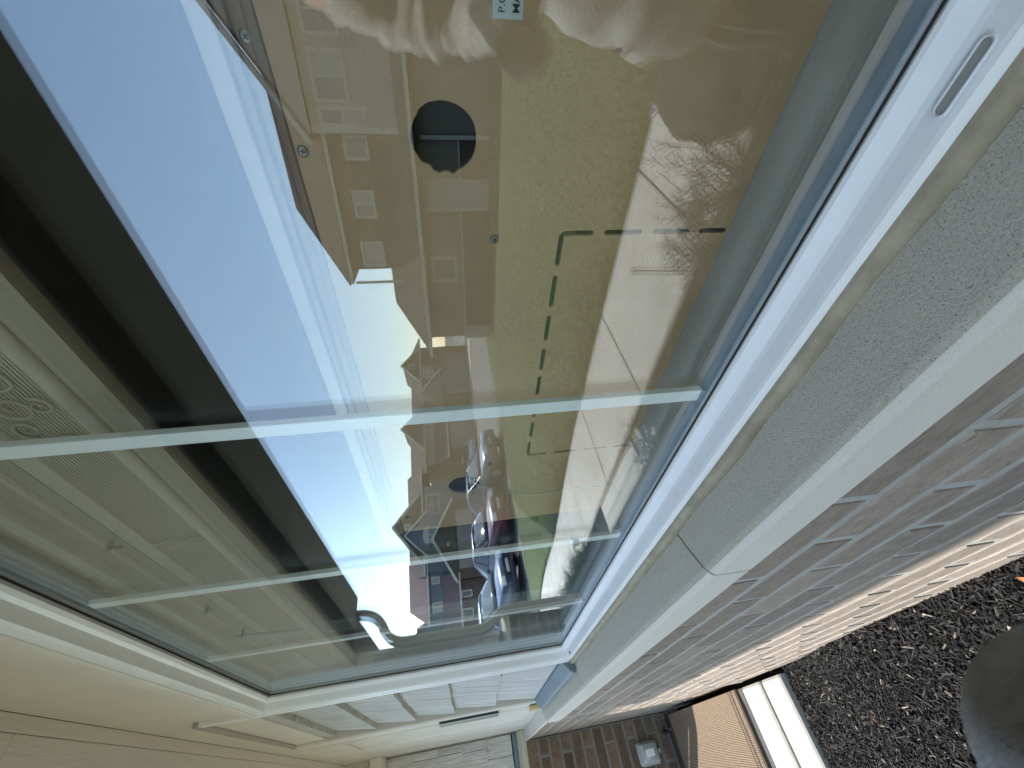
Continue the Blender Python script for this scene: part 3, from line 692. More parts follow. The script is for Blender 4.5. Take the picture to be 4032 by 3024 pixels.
def juniper(x, y, r, label):
    o = empty('juniper', (x, y, gz(x, y))); tag(o, label, 'shrub', 'feathery green shrubs along the sidewalk')
    V = []; F = []
    for k in range(150):
        a = rnd.uniform(0, 6.28); e = rnd.uniform(.15, 1.3); L = r*rnd.uniform(.6, 1.15)
        d = Vector((math.cos(a)*math.cos(e), math.sin(a)*math.cos(e), math.sin(e)*.8)); p = Vector((0, 0, .02))
        q = p+d*L; side = d.cross(Vector((0, 0, 1))).normalized()
        for j in range(16):
            t = .25+.75*j/16; c = p.lerp(q, t); w = .022*(1.25-t)
            for s in (-1, 1):
                n0 = len(V); e2 = c+side*s*w+d*w*1.2+Vector((0, 0, rnd.uniform(-.008, .008)))
                V.extend([c-side*.001*0+Vector((0, 0, -.0025)), c+Vector((0, 0, .0025)), e2]); F.append((n0, n0+1, n0+2))
    mesh('foliage', V, F, M_jun, o)
juniper(4.45, 1.30, .24, 'feathery green shrub just behind the small path light')
juniper(4.95, 1.34, .30, 'feathery green shrub second from the path light along the sidewalk')
juniper(5.50, 1.36, .32, 'feathery green shrub third from the path light, before the wing corner')
juniper(6.05, 1.34, .32, 'feathery green shrub hard by the downspout corner of the wing')
juniper(5.2, 1.00, .28, 'low green shrub set back against the wing, behind the sidewalk row')
pl = empty('path_light', (4.30, 1.42, gz(4.3, 1.42))); tag(pl, 'small solar path light with silver cap at the start of the green shrub row', 'garden light')
MB().tube([(0, 0, -.05), (0, 0, .13)], .008, 8).build('stake', M_darker, pl)
MB().tube([(0, 0, .13), (0, 0, .19)], [.035, .042], 16).build('lantern', mat('lantern_grey', (.3, .3, .28), .3), pl, True)
MB().tube([(0, 0, .191), (0, 0, .203)], [.058, .052], 20).build('cap', mat('cap_silver', (.5, .5, .55), .25, metal=.9), pl)

# ---------------------------------------------------------------- bag on the sidewalk
bagE = empty('soft_bag', (.30, 1.72, walkz(.3))); tag(bagE, 'dark soft bag slumped on the sidewalk with a crumpled grey flap', 'bag')
bm = bmesh.new(); bmesh.ops.create_icosphere(bm, subdivisions=4, radius=1)
for v in bm.verts:
    n_ = noise.noise(v.co*2.2)*.16+noise.noise(v.co*6)*.05
    v.co = Vector((v.co.x*.26, v.co.y*.36, max(v.co.z, -.5)*.17+.085))*(1+n_)
    v.co.z = max(v.co.z, .003)
me = bpy.data.meshes.new('bag_body'); bm.to_mesh(me); bm.free(); me.materials.append(mat('dark_canvas', (.010, .009, .009), .9, .2, 30, .5, 200))
me.polygons.foreach_set('use_smooth', [True]*len(me.polygons)); o = bpy.data.objects.new('bag_body', me); col.objects.link(o); o.parent = bagE
V = []; F = []
for i in range(15):
    for j in range(7):
        u, v = i/14, j/6; z = .17+.03*math.sin(u*9+v*3)*.5+noise.noise(Vector((u*6, v*5, 0)))*.03-.10*v*v
        V.append((.04+u*.20, .22+.16*v+.03*math.sin(u*7), z))
for i in range(14):
    for j in range(6): F.append((i*7+j, (i+1)*7+j, (i+1)*7+j+1, i*7+j+1))
o = mesh('flap', V, F, mat('grey_flap', (.38, .37, .40), .8, .2, 30), bagE, True); md = o.modifiers.new('s', 'SOLIDIFY'); md.thickness = .006
MB().tube(bez([(-.1, -.1, .16), (-.05, .05, .24), (.05, .15, .22), (.1, .2, .17)], 5), .008, 8).build('handle', mat('dark_canvas', (.03, .03, .03)), bagE, True)

# ---------------------------------------------------------------- person holding the phone
def skin(name, chains, m, parent, sub=2, bump=None):
    V = []; E = []; Rr = []; idx = {}
    for ch in chains:
        prev = None
        for (p, r) in ch:
            k = tuple(round(c, 4) for c in p)
            if k not in idx: idx[k] = len(V); V.append(p); Rr.append(r)
            i = idx[k]
            if prev is not None and prev != i: E.append((prev, i))
            prev = i
    me = bpy.data.meshes.new(name); me.from_pydata(V, E, []); o = bpy.data.objects.new(name, me); col.objects.link(o); o.parent = parent
    md = o.modifiers.new('skin', 'SKIN')
    for i, r in enumerate(Rr):
        sv = me.skin_vertices[0].data[i]; sv.radius = (r, r) if not isinstance(r, tuple) else r
    me.skin_vertices[0].data[0].use_root = True
    md.use_smooth_shade = True; md.branch_smoothing = .6
    s = o.modifiers.new('sub', 'SUBSURF'); s.levels = sub; s.render_levels = sub
    apply_mods(o); o.data.materials.clear(); o.data.materials.append(m)
    for p in o.data.polygons: p.use_smooth = True
    return o
PZ = walkz(0)+.02
per = empty('person'); tag(per, 'person in loose grey sweater and dark trousers reflected in the glass, holding up a phone', 'person')
M_skin = mat('skin', (.50, .30, .21), .55, .06, 40)
M_sweat = mat('grey_fleece', (.62, .62, .60), .95, .12, 40, 1., 260)
M_trs = mat('dark_trousers', (.045, .042, .045), .9, .1, 30, .6, 200)
pel = (-.06, .80, -.36)
sp1, sp2, neck = (-.06, .80, -.18), (-.065, .79, .02), (-.07, .77, .20)
hd0, hd1 = (-.07, .755, .27), (-.07, .745, .36)
lsh, lel, lwr = (.085, .78, .145), (.075, .62, -.100), (.040, .375, -.115)
rsh, rel, rwr = (-.245, .78, .145), (-.285, .62, -.10), (-.085, .375, -.045)
lk, la, lf = (.055, .83, -.80), (.060, .90, PZ+.07), (.075, .76, PZ+.025)
rk, ra, rf = (-.175, .84, -.80), (-.18, .92, PZ+.07), (-.20, .78, PZ+.025)
lh, rh_ = (.035, .80, -.42), (-.155, .80, -.42)
body = skin('body', [[(pel, .12), (sp1, .115), (sp2, .13), (neck, .055), (hd0, .062), (hd1, .085), ((-.07, .75, .41), .07)],
    [(sp2, .13), (lsh, .058), (lel, .042), (lwr, .027)], [(sp2, .13), (rsh, .058), (rel, .042), (rwr, .027)],
    [(pel, .12), (lh, .085), (lk, .056), (la, .036), (lf, .032)], [(pel, .12), (rh_, .085), (rk, .056), (ra, .036), (rf, .032)]], M_skin, per)
skin('sweater', [[((-.015, .76, -.56), .150), ((-.012, .75, -.46), .178), ((-.04, .78, -.30), .150), (sp1, .140), (sp2, .150), ((-.068, .778, .165), .085)],
    [(sp2, .150), ((.080, .785, .14), .075), ((.078, .62, -.105), .055), ((.055, .47, -.120), .044), ((.045, .405, -.12), .036)],
    [(sp2, .150), ((-.245, .78, .14), .085), ((-.285, .62, -.11), .068), ((-.14, .46, -.07), .052), ((-.100, .405, -.05), .040)]], M_sweat, per)
skin('trousers', [[(pel, .135), ((.030, .80, -.46), .108), ((.055, .83, -.80), .082), ((.060, .895, PZ+.10), .070)], [(pel, .135), ((-.150, .80, -.46), .108), ((-.175, .84, -.80), .082), ((-.18, .915, PZ+.10), .070)]], M_trs, per)
for (x, y) in ((.070, .83), (-.19, .85)):
    skin('shoe', [[((x, y+.06, PZ+.04), .042), ((x+.004, y-.05, PZ+.036), .044), ((x+.01, y-.14, PZ+.028), .034)]], mat('shoe_grey', (.2, .2, .22), .7), per, 1)
# hair, face
hc = Vector((-.07, .752, .345))
def ell(name, c, r, m, parent, cut=None, sub=3):
    bm = bmesh.new(); bmesh.ops.create_icosphere(bm, subdivisions=sub, radius=1)
    for v in bm.verts: v.co = Vector((c[0]+v.co.x*r[0], c[1]+v.co.y*r[1], c[2]+v.co.z*r[2]))
    if cut: bmesh.ops.delete(bm, geom=[v for v in bm.verts if cut(v.co)], context='VERTS')
    me = bpy.data.meshes.new(name); bm.to_mesh(me); bm.free(); me.materials.append(m); me.polygons.foreach_set('use_smooth', [True]*len(me.polygons))
    o = bpy.data.objects.new(name, me); col.objects.link(o); o.parent = parent; return o
ell('face', (hc.x, hc.y-.018, hc.z+.0), (.070, .082, .108), M_skin, per)
ell('hair', (hc.x, hc.y+.012, hc.z+.022), (.086, .100, .112), mat('brown_hair', (.05, .03, .02), .6, .3, 60, .8, 300), per, lambda p: p.y < hc.y-.045 and p.z < hc.z+.06)
ell('nose', (hc.x, hc.y-.098, hc.z-.005), (.012, .018, .020), M_skin, per, sub=2)
ell('mouth', (hc.x, hc.y-.092, hc.z-.045), (.022, .008, .006), mat('lips', (.4, .15, .12), .5), per, sub=2)
for s in (-1, 1):
    ell('eye', (hc.x+s*.028, hc.y-.088, hc.z+.022), (.012, .009, .007), mat('eye', (.08, .06, .05), .2), per, sub=2)
    ell('ear', (hc.x+s*.074, hc.y-.005, hc.z+.004), (.009, .018, .028), M_skin, per, sub=2)
# hands: palm and five bent fingers each, closing on the phone (the near thumb shows dark at the picture's corner)
def hand(name, wr, palm, fingers, thumb, m, parent):
    ch = [[(wr, .027), (tuple((Vector(wr)+Vector(palm))/2), (.030)), (palm, .030)]]
    o = skin(name, ch, m, parent, 2)
    for f in fingers+[thumb]: skin('finger', [[(tuple(p), r) for p, r in f]], m, o, 2)
    return o
back = -fw
PC = CAMP+back*.008-rt*.0+up*(-.055)             # centre of the phone body, just behind the lens
hw = PC-up*.045+rt*.030
hand('left_hand', lwr, (.030, .335, -.115), [
    [(Vector((.030, .335, -.100))+Vector((-.006*k, -.004*k, .016*k-.0)), .0095), (Vector((.022, .305, -.090))+Vector((-.006*k, -.002, .016*k)), .009), (Vector((.004, .300, -.090))+Vector((-.004*k, 0, .014*k)), .0085), (Vector((-.010, .306, -.090))+Vector((-.002*k, 0, .013*k)), .008)] for k in range(4)],
    [(Vector((.035, .335, -.125)), .012), (Vector((.050, .312, -.118)), .012), (Vector((.060, .298, -.105)), .012), (Vector((.066, .290, -.094)), .011)], M_skin, per)
hand('right_hand', rwr, (-.070, .335, -.035), [
    [(Vector((-.070, .335, -.02))+Vector((.0, 0, .015*k)), .0095), (Vector((-.072, .300, -.01))+Vector((0, 0, .014*k)), .009), (Vector((-.055, .290, 0))+Vector((0, 0, .013*k)), .0085)] for k in range(4)],
    [(Vector((-.065, .335, -.05)), .012), (Vector((-.045, .335, -.045)), .011), (Vector((-.03, .335, -.035)), .010)], M_skin, per)
# loose sleeve cuff below the lens
cq = Vector((.623, .088, -.777)).normalized()
c0 = CAMP+cq*.115+rt*.005
skin('sleeve_cuff', [[(tuple(c0+Vector((-.004, -.004, .002))), .0205), (tuple(c0+Vector((.006, .008, -.006))), .0235), (tuple(c0+Vector((.018, .035, -.024))), .024), (tuple(c0+Vector((.01, .09, -.04))), .030)]], mat('dark_fleece', (.70, .70, .70), .98, .2, 200, 1., 700), per, 3)
for o in per.children:
    if o.name.startswith('sweater'):
        bm = bmesh.new(); bm.from_mesh(o.data); bmesh.ops.subdivide_edges(bm, edges=bm.edges, cuts=1, use_grid_fill=True); bm.normal_update()
        for v in bm.verts:
            q_ = Vector((v.co.x*9, v.co.y*9, v.co.z*22)); v.co += v.normal*(noise.noise(q_)*.020+abs(noise.noise(q_*2.1))*.016)
        bm.to_mesh(o.data); bm.free(); o.data.polygons.foreach_set('use_smooth', [True]*len(o.data.polygons))
cordm = MB()
cordm.tube(bez([(.09, .655, -.50), (.105, .65, -.58), (.095, .645, -.66)], 5), .0025, 6); cordm.tube(bez([(.07, .65, -.50), (.08, .645, -.60), (.078, .64, -.67)], 5), .0025, 6)
cordm.build('drawstring', mat('string_grey', (.5, .5, .48), .9), per)
# phone
ph = empty('phone'); tag(ph, 'dark phone held up in the hands of the person at the window', 'phone')
ph.matrix_world = Matrix((rt, up, -fw)).transposed().to_4x4(); ph.location = CAMP
MB().box((-.058, -.135, .0035), (.018, .018, .0115)).build('phone_body', mat('phone_black', (.02, .02, .022), .3), ph, bevel=.003)
MB().box((-.054, -.131, .0117), (.014, .014, .0121)).build('screen', mat('screen_black', (.01, .01, .012), .1), ph)

# ---------------------------------------------------------------- houses across the lawn
M_roof = mat('roof_shingle', (.075, .06, .05), .95, .2, 6, .8, 20)
M_sidL = mat('pale_siding', (.33, .315, .28), .8, .04, 2)
M_sidD = mat('brown_siding', (.09, .075, .055), .8, .06, 2)
M_sidM = mat('tan_siding', (.20, .185, .15), .8, .05, 2)
M_trimf = mat('far_white_trim', (.48, .46, .41), .6)
M_bkf = mat('far_brick', (.11, .075, .058), .9, .2, 6)
M_winf = mat('far_window_glass', (.10, .12, .13), .15, spec=.8)
M_curt = mat('far_curtain', (.35, .36, .36), .7)
class Frame:
    """local frame of a facade: s along it, z up from its ground, o out towards us"""
    def __init__(f, p0, d, out): f.p = Vector(p0); f.d = Vector(d).normalized(); f.o = Vector(out).normalized()
    def __call__(f, s, z, o=0): return f.p+f.d*s+f.o*o+Vector((0, 0, z))
    def box(f, b, s0, s1, z0, z1, o0, o1):
        return b.add([f(s, z, o) for (s, o, z) in ((s0, o0, z0), (s1, o0, z0), (s1, o1, z0), (s0, o1, z0), (s0, o0, z1), (s1, o0, z1), (s1, o1, z1), (s0, o1, z1))], [(0, 3, 2, 1), (4, 5, 6, 7), (0, 1, 5, 4), (1, 2, 6, 5), (2, 3, 7, 6), (3, 0, 4, 7)])
    def poly(f, b, pts, o0, o1):
        n = len(pts); V = [f(s, z, o0) for s, z in pts]+[f(s, z, o1) for s, z in pts]
        return b.add(V, [tuple(range(n))[::-1], tuple(range(n, 2*n))]+[(i, (i+1) % n, n+(i+1) % n, n+i) for i in range(n)])
    def quad(f, b, pts): return b.add([f(*p) for p in pts], [tuple(range(len(pts)))])
def fbox(fr, name, s0, s1, z0, z1, o0, o1, m, parent): return fr.box(MB(), s0, s1, z0, z1, o0, o1).build(name, m, parent)
def fwindow(fr, parent, s0, s1, z0, z1, o, nx=2, nz=1, gm=None, curtain=False, tw=.09):
    w = fr.box(fr.box(fr.box(fr.box(MB(), s0-tw, s1+tw, z0-tw, z0, o, o+.06), s0-tw, s1+tw, z1, z1+tw, o, o+.06), s0-tw, s0, z0, z1, o, o+.055), s1, s1+tw, z0, z1, o, o+.055)
    w = w.build('window', M_trimf, parent)
    for i in range(nx):
        for k in range(nz):
            a = s0+(s1-s0)*i/nx; b_ = s0+(s1-s0)*(i+1)/nx; c = z0+(z1-z0)*k/nz; d = z0+(z1-z0)*(k+1)/nz
            fbox(fr, 'pane', a+.02, b_-.02, c+.02, d-.02, o+.004, o+.02, M_curt if curtain and (i+k) % 2 == 0 else M_winf, w)
    bars = MB()
    for i in range(1, nx): fr.box(bars, s0+(s1-s0)*i/nx-.025, s0+(s1-s0)*i/nx+.025, z0, z1, o, o+.035)
    for k in range(1, nz): fr.box(bars, s0, s1, z0+(z1-z0)*k/nz-.025, z0+(z1-z0)*k/nz+.025, o, o+.037)
    if nx*nz > 1: bars.build('sash_bar', M_trimf, w)
    return w
def laps(fr, parent, s0, s1, z0, z1, o, m, step=.18, kindname='lap_board', clip=None):
    z = z0; b = MB()
    while z < z1-.02:
        h = min(step, z1-z); a, c = (s0, s1) if not clip else clip(z)
        b.add([fr(a, z, o+.018), fr(c, z, o+.018), fr(c, z+h, o+.004), fr(a, z+h, o+.004), fr(a, z, o), fr(c, z, o)], [(0, 1, 2, 3), (4, 5, 1, 0)]); z += step
    x = b.build('siding_laps', m, parent); x['kind'] = 'stuff'; return x
def shingles(fr, parent, quad4, rows, m=None):
    """rows of shingles across a roof slope given by corner points bl, br, tr, tl (frame coords); each row proud of the one above"""
    P = [fr(*q) for q in quad4]; n_ = (P[1]-P[0]).cross(P[3]-P[0]).normalized()
    if n_.z < 0: n_ = -n_
    b = MB()
    for r in range(rows):
        t0, t1 = r/rows, (r+1)/rows
        a, b_, c, d = P[0].lerp(P[3], t0), P[1].lerp(P[2], t0), P[1].lerp(P[2], t1), P[0].lerp(P[3], t1)
        b.add([a+n_*.035, b_+n_*.035, c+n_*.010, d+n_*.010, a, b_], [(0, 1, 2, 3), (4, 5, 1, 0)])
    x = b.build('shingle_rows', m or M_roof, parent); x['kind'] = 'stuff'; return x

# --- the townhouse straight across the lawn
p0 = Vector((1.2, 14.9, -1.93)); d0 = Vector((12.8, -2.5, 0)).normalized(); n0_ = Vector((d0.y, -d0.x, 0))
T = Frame(p0, d0, n0_)
th = empty('townhouse', p0); th.location = (0, 0, 0)
tag(th, 'long two storey townhouse with brown shingle roofs facing the window from across the lawn', 'building')
DEP = -7.
fbox(T, 'upper_wall', -9, 7.55, 2.5, 5.15, DEP, -1.2, M_sidD, th)
laps(T, th, 3.0, 7.55, 2.6, 5.15, -1.2, M_sidD)
fbox(T, 'bay_wall', -3.2, 2.98, 2.6, 5.45, -1.5, -.55, M_sidL, th)
laps(T, th, -3.2, 2.98, 2.6, 5.45, -.55, M_sidL, .16)
fbox(T, 'bay_corner_board', 2.86, 3.02, 2.6, 5.45, -.55, -.50, M_trimf, th)
fbox(T, 'ground_wall', -9, 10.35, .98, 2.42, DEP, -.62, M_sidM, th)
fbox(T, 'foundation_wall', -9, 10.38, -1., .97, DEP, -.58, M_bkf, th)
fbox(T, 'wall_cap', -9, 10.42, .972, 1.02, -.60, -.53, M_trimf, th)
fbox(T, 'corner_post', 9.85, 10.42, -.5, .969, -.58, -.52, mat('post_cream', (.3, .28, .23), .7), th)
# main roof (side gable): eave along the facade, ridge behind
ed_, rz_, eo, ro = 5.12, 7.55, -.85, -4.1
b = MB()
T.poly(b, [(-9.5, 5.14), (8.0, 5.14), (8.0, 5.26), (-9.5, 5.26)], -7.5, -.86)
b.build('roof_eave', M_trimf, th)
b = MB()
b.add([T(-9.5, 5.26, -.82), T(8.05, 5.26, -.82), T(5.95, 7.45, -4.1), T(-9.5, 7.45, -4.1), T(8.05, 5.26, -7.4), T(-9.5, 5.26, -7.4)], [(0, 1, 2, 3), (3, 2, 4, 5), (1, 4, 2), (0, 3, 5), (0, 5, 4, 1)])
b.build('roof', M_roof, th)
shingles(T, th, [(-9.5, 5.26, -.82), (8.05, 5.26, -.82), (5.95, 7.45, -4.1), (-9.5, 7.45, -4.1)], 24)
# bay gable roof in front
b = MB(); T.poly(b, [(-3.5, 5.42), (-.25, 7.55), (3.2, 5.42)], -4.5, -.40); b.build('bay_roof', M_roof, th)
b = MB(); T.poly(b, [(-3.35, 5.44), (-.25, 7.42), (3.05, 5.44)], -.42, -.36); b.build('gable_wall', M_sidL, th)
for a, c in (((-3.6, 5.40), (-.25, 7.58)), ((-.25, 7.58), (3.3, 5.40))):
    b = MB(); T.poly(b, [a, c, (c[0], c[1]+.16), (a[0], a[1]+.16)], -.42, -.26); b.build('rake_board', M_trimf, th)
# lower roof
b = MB()
b.add([T(-9.5, 2.42, .12), T(10.75, 2.42, .12), T(9.3, 3.80, -2.0), T(-9.5, 3.80, -2.0), T(10.75, 2.42, -4.2), T(-9.5, 2.42, -4.2)], [(0, 1, 2, 3), (1, 4, 2), (3, 2, 4, 5), (0, 5, 4, 1), (0, 3, 5)])
b.build('lower_roof', M_roof, th)
shingles(T, th, [(-9.5, 2.42, .12), (10.75, 2.42, .12), (9.3, 3.80, -2.0), (-9.5, 3.80, -2.0)], 14, mat('roof_shingle_light', (.12, .10, .085), .95, .2, 6))
fbox(T, 'gutter', -9.5, 10.8, 2.40, 2.52, .125, .23, M_trimf, th)
fbox(T, 'downpipe', 8.02, 8.10, 3.3, 5.1, -1.18, -1.10, M_trimf, th)
for (s0, s1, z0, z1, o, nx, nz, cu_) in ((-.35, .62, 4.25, 5.05, -.55, 2, 1, False), (1.05, 2.15, 4.25, 5.05, -.55, 2, 1, True), (2.42, 2.76, 3.85, 5.05, -.55, 1, 2, True), (3.2, 3.75, 4.0, 4.6, -1.2, 1, 1, False), (4.85, 5.6, 4.05, 4.6, -1.2, 2, 1, True), (6.6, 7.35, 3.98, 4.62, -1.2, 1, 1, True), (7.05, 7.85, 1.32, 2.08, -.62, 1, 1, False), (-4.6, -3.6, 4.0, 5.0, -1.2, 2, 1, False), (-2.4, -1.4, 4.2, 5.05, -.55, 2, 1, False)):
    fwindow(T, th, s0, s1, z0, z1, o, nx, nz, curtain=cu_)
dr = fbox(T, 'garage_door', .4, 3.0, .0, 2.1, -.575, -.52, mat('door_tan', (.18, .165, .135), .6), th)
for k in range(4): fbox(T, 'door_panel', .46, 2.94, .06+k*.51, .52+k*.51, -.518, -.50, mat('door_tan', (.33, .3, .24)), dr)
fbox(T, 'door_frame', 3.02, 3.14, .0, 2.2, -.575, -.47, M_trimf, th); fbox(T, 'door_frame', .26, .38, .0, 2.2, -.575, -.47, M_trimf, th)
fbox(T, 'entry_door', 4.3, 5.2, .0, 2.1, -.575, -.52, M_sidL, th); fbox(T, 'door_frame', 5.22, 5.32, .0, 2.2, -.575, -.47, M_trimf, th)

# --- the row of houses at the end of the street (about 37 m off)
K = 1.25
C0 = Vector((26.9587*K, (12.9016+.26)*K-.26, -1.93*K)); tf = Vector((-.3, .954, 0)); nf = Vector((-.954, -.3, 0))
def far_house(name_label, ox=0): 
    e = empty('house'); tag(e, name_label, 'house', 'houses at the far end of the street'); return e
Q = Frame(C0, tf, nf)
def q(v): return v*K
def gable(fr, parent, s0, s1, z0, zap, sap, o0, o1, wall, trim=.16, nm='gable'):
    b = MB(); fr.poly(b, [(s0, z0), (s1, z0), (sap, zap)], o0, o1); b.build(nm, wall, parent)
    for a, c in (((s0-.15, z0-.1), (sap, zap)), ((sap, zap), (s1+.15, z0-.1))):
        b = MB(); fr.poly(b, [a, c, (c[0], c[1]+trim*1.4), (a[0], a[1]+trim*1.4)], o1-.02, o1+.12); b.build('rake_board', M_trimf, parent)
def sideroof(fr, parent, s0, s1, ze, zr, oe, orr, ob, hip0=0, hip1=0, m=None):
    b = MB(); b.add([fr(s0, ze, oe), fr(s1, ze, oe), fr(s1-hip1, zr, orr), fr(s0+hip0, zr, orr), fr(s1, ze, ob), fr(s0, ze, ob)], [(0, 1, 2, 3), (3, 2, 4, 5), (1, 4, 2), (0, 3, 5), (0, 5, 4, 1)])
    b.build('roof', m or M_roofd, parent)
    b = MB(); fr.box(b, s0, s1, ze-.14, ze-.002, oe-.05, oe+.10); b.build('gutter', M_trimf, parent)
M_roofd = mat('dark_roof', (.10, .075, .07), .95, .2, 1.5)
M_roofr = mat('reddish_roof', (.17, .105, .095), .95, .2, 1.5)
M_sg = mat('slate_siding', (.14, .155, .18), .8, .04, 1)
M_gd = mat('garage_door_taupe', (.24, .21, .19), .6, .04, 1)
def garage(fr, parent, s0, s1, z1, o, n=3):
    d = fbox(fr, 'garage_door', s0, s1, 0, z1, o, o+.05, M_gd, parent)
    for k in range(4): fbox(fr, 'door_panel', s0+.08, s1-.08, z1*k/4+.04, z1*(k+1)/4-.04, o+.052, o+.07, M_gd, d)
# house 3: the large gabled one
h = far_house('far house with a wide garage gable below a four pane window, behind the red car')
fbox(Q, 'wall', q(-3.0), q(2.7), -1, q(4.2), -9, -1.0, M_sg, h)
sideroof(Q, h, q(-3.2), q(4.0), q(4.3), q(5.5), -.8, -4.5, -8.5)
gable(Q, h, q(-2.35), q(2.05), q(4.35), q(6.15), q(.05), -5, -.7, M_sidD)
gable(Q, h, q(-2.0), q(.75), q(3.9), q(5.35), q(-.62), -1, -.3, M_sg, nm='dormer')
fbox(Q, 'upper_bay', q(-1.9), q(.55), q(2.6), q(3.9), -1, -.35, M_sg, h)
fbox(Q, 'garage_wall', q(-3.7), q(1.15), -1, q(2.25), -1, .9, M_bkf, h)
gable(Q, h, q(-3.75), q(1.2), q(2.15), q(3.5), q(-1.15), -1, 1.0, M_sidD, nm='garage_gable')
garage(Q, h, q(-3.1), q(.5), q(2.0), .9)
fwindow(Q, h, q(.75), q(2.0), q(3.15), q(3.95), -.98, 2, 2); fwindow(Q, h, q(-1.15), q(-.3), q(3.1), q(3.85), -.33, 2, 1); fwindow(Q, h, q(-.12), q(.12), q(5.1), q(5.4), -.68, 1, 1)
b = MB(); Q.poly(b, [(q(-1.35), q(3.9))]+[(q(-.72)+q(.62)*math.cos(t), q(3.9)+q(.35)*math.sin(t)) for t in [math.pi-math.pi*k/8 for k in range(9)]], -.34, -.28); b.build('arched_head', M_trimf, h)
fbox(Q, 'sign_light', q(-1.65), q(-1.45), q(2.55), q(2.68), 1.0, 1.1, M_trimf, h)
# house 4: hip roof
h = far_house('far house with a reddish hipped roof behind the dark blue car')
fbox(Q, 'wall', q(-6.0), q(-2.6), -1, q(4.1), -9, -1.2, M_sg, h)
sideroof(Q, h, q(-6.0), q(-2.2), q(4.15), q(5.55), -1.0, -4.2, -8, hip0=q(.8), m=M_roofr)
fbox(Q, 'garage_wall', q(-6.9), q(-3.75), -1, q(2.1), -1.2, .6, M_bkf, h)
sideroof(Q, h, q(-7.0), q(-3.3), q(2.1), q(3.2), .8, -1.0, -1.3, m=M_roofr)
fwindow(Q, h, q(-3.65), q(-3.35), q(3.4), q(3.8), -1.18, 1, 1); fwindow(Q, h, q(-5.3), q(-4.85), q(3.2), q(3.8), -1.18, 2, 1); fwindow(Q, h, q(-4.65), q(-4.4), q(1.4), q(1.9), .62, 1, 1); fwindow(Q, h, q(-5.8), q(-5.4), q(1.4), q(1.9), .62, 1, 1)
# house 5: slate siding end wall
h = far_house('far slate blue house partly hidden by the downspout')
fbox(Q, 'wall', q(-10), q(-6.1), -1, q(5.0), -9, -2.5, M_sg, h); laps(Q, h, q(-10), q(-6.1), .5, q(4.9), -2.5, M_sg, .2)
b = MB(); Q.poly(b, [(q(-10.5), q(4.6)), (q(-6.0), q(4.6)), (q(-6.6), q(5.3)), (q(-8.2), q(6.4))], -9, -2.3); b.build('gable_roof', M_roofd, h)
for z in (2.9, 3.4, 3.9): fbox(Q, 'wall_vent', q(-6.7), q(-6.45), q(z), q(z)+.25, -2.48, -2.42, M_trimf, h)
# house 2
h = far_house('far house with two stepped gables behind the grey parked car')
fbox(Q, 'wall', q(4.2), q(8.6), -1, q(3.9), -9, -1.0, M_sidM, h)
sideroof(Q, h, q(3.6), q(8.6), q(3.95), q(5.2), -.8, -4.5, -8.5)
gable(Q, h, q(5.4), q(8.6), q(3.9), q(5.45), q(7.0), -5, -.7, M_sidD)
fbox(Q, 'garage_wall', q(4.3), q(7.6), -1, q(2.2), -1, .9, M_bkf, h); sideroof(Q, h, q(4.1), q(7.7), q(2.2), q(3.2), 1.1, -1.0, -1.2)
garage(Q, h, q(4.8), q(7.0), q(1.95), .9)
fwindow(Q, h, q(6.5), q(7.3), q(3.0), q(3.7), -.98, 2, 2); fwindow(Q, h, q(4.7), q(5.1), q(2.3), q(2.9), -.98, 1, 1)
# house 1
h = far_house('far house with a small steep gable just past the end of the townhouse')
fbox(Q, 'wall', q(8.9), q(14.2), -1, q(4.0), -9, -1.0, M_sidD, h)
sideroof(Q, h, q(8.6), q(15), q(4.0), q(5.0), -.8, -4.5, -8.5)
gable(Q, h, q(11.0), q(13.9), q(4.0), q(5.35), q(12.4), -5, -.7, M_sidD)
fbox(Q, 'garage_wall', q(9.1), q(12.6), -1, q(2.2), -1, .9, M_sidM, h)
gable(Q, h, q(8.0), q(11.2), q(2.3), q(3.9), q(9.2), -1, 1.0, M_sidM, nm='garage_gable'); garage(Q, h, q(9.6), q(12.2), q(1.9), .9)
fwindow(Q, h, q(11.4), q(12.3), q(3.0), q(3.7), -.98, 2, 2); fwindow(Q, h, q(12.2), q(12.5), q(4.5), q(4.8), -.68, 1, 1)

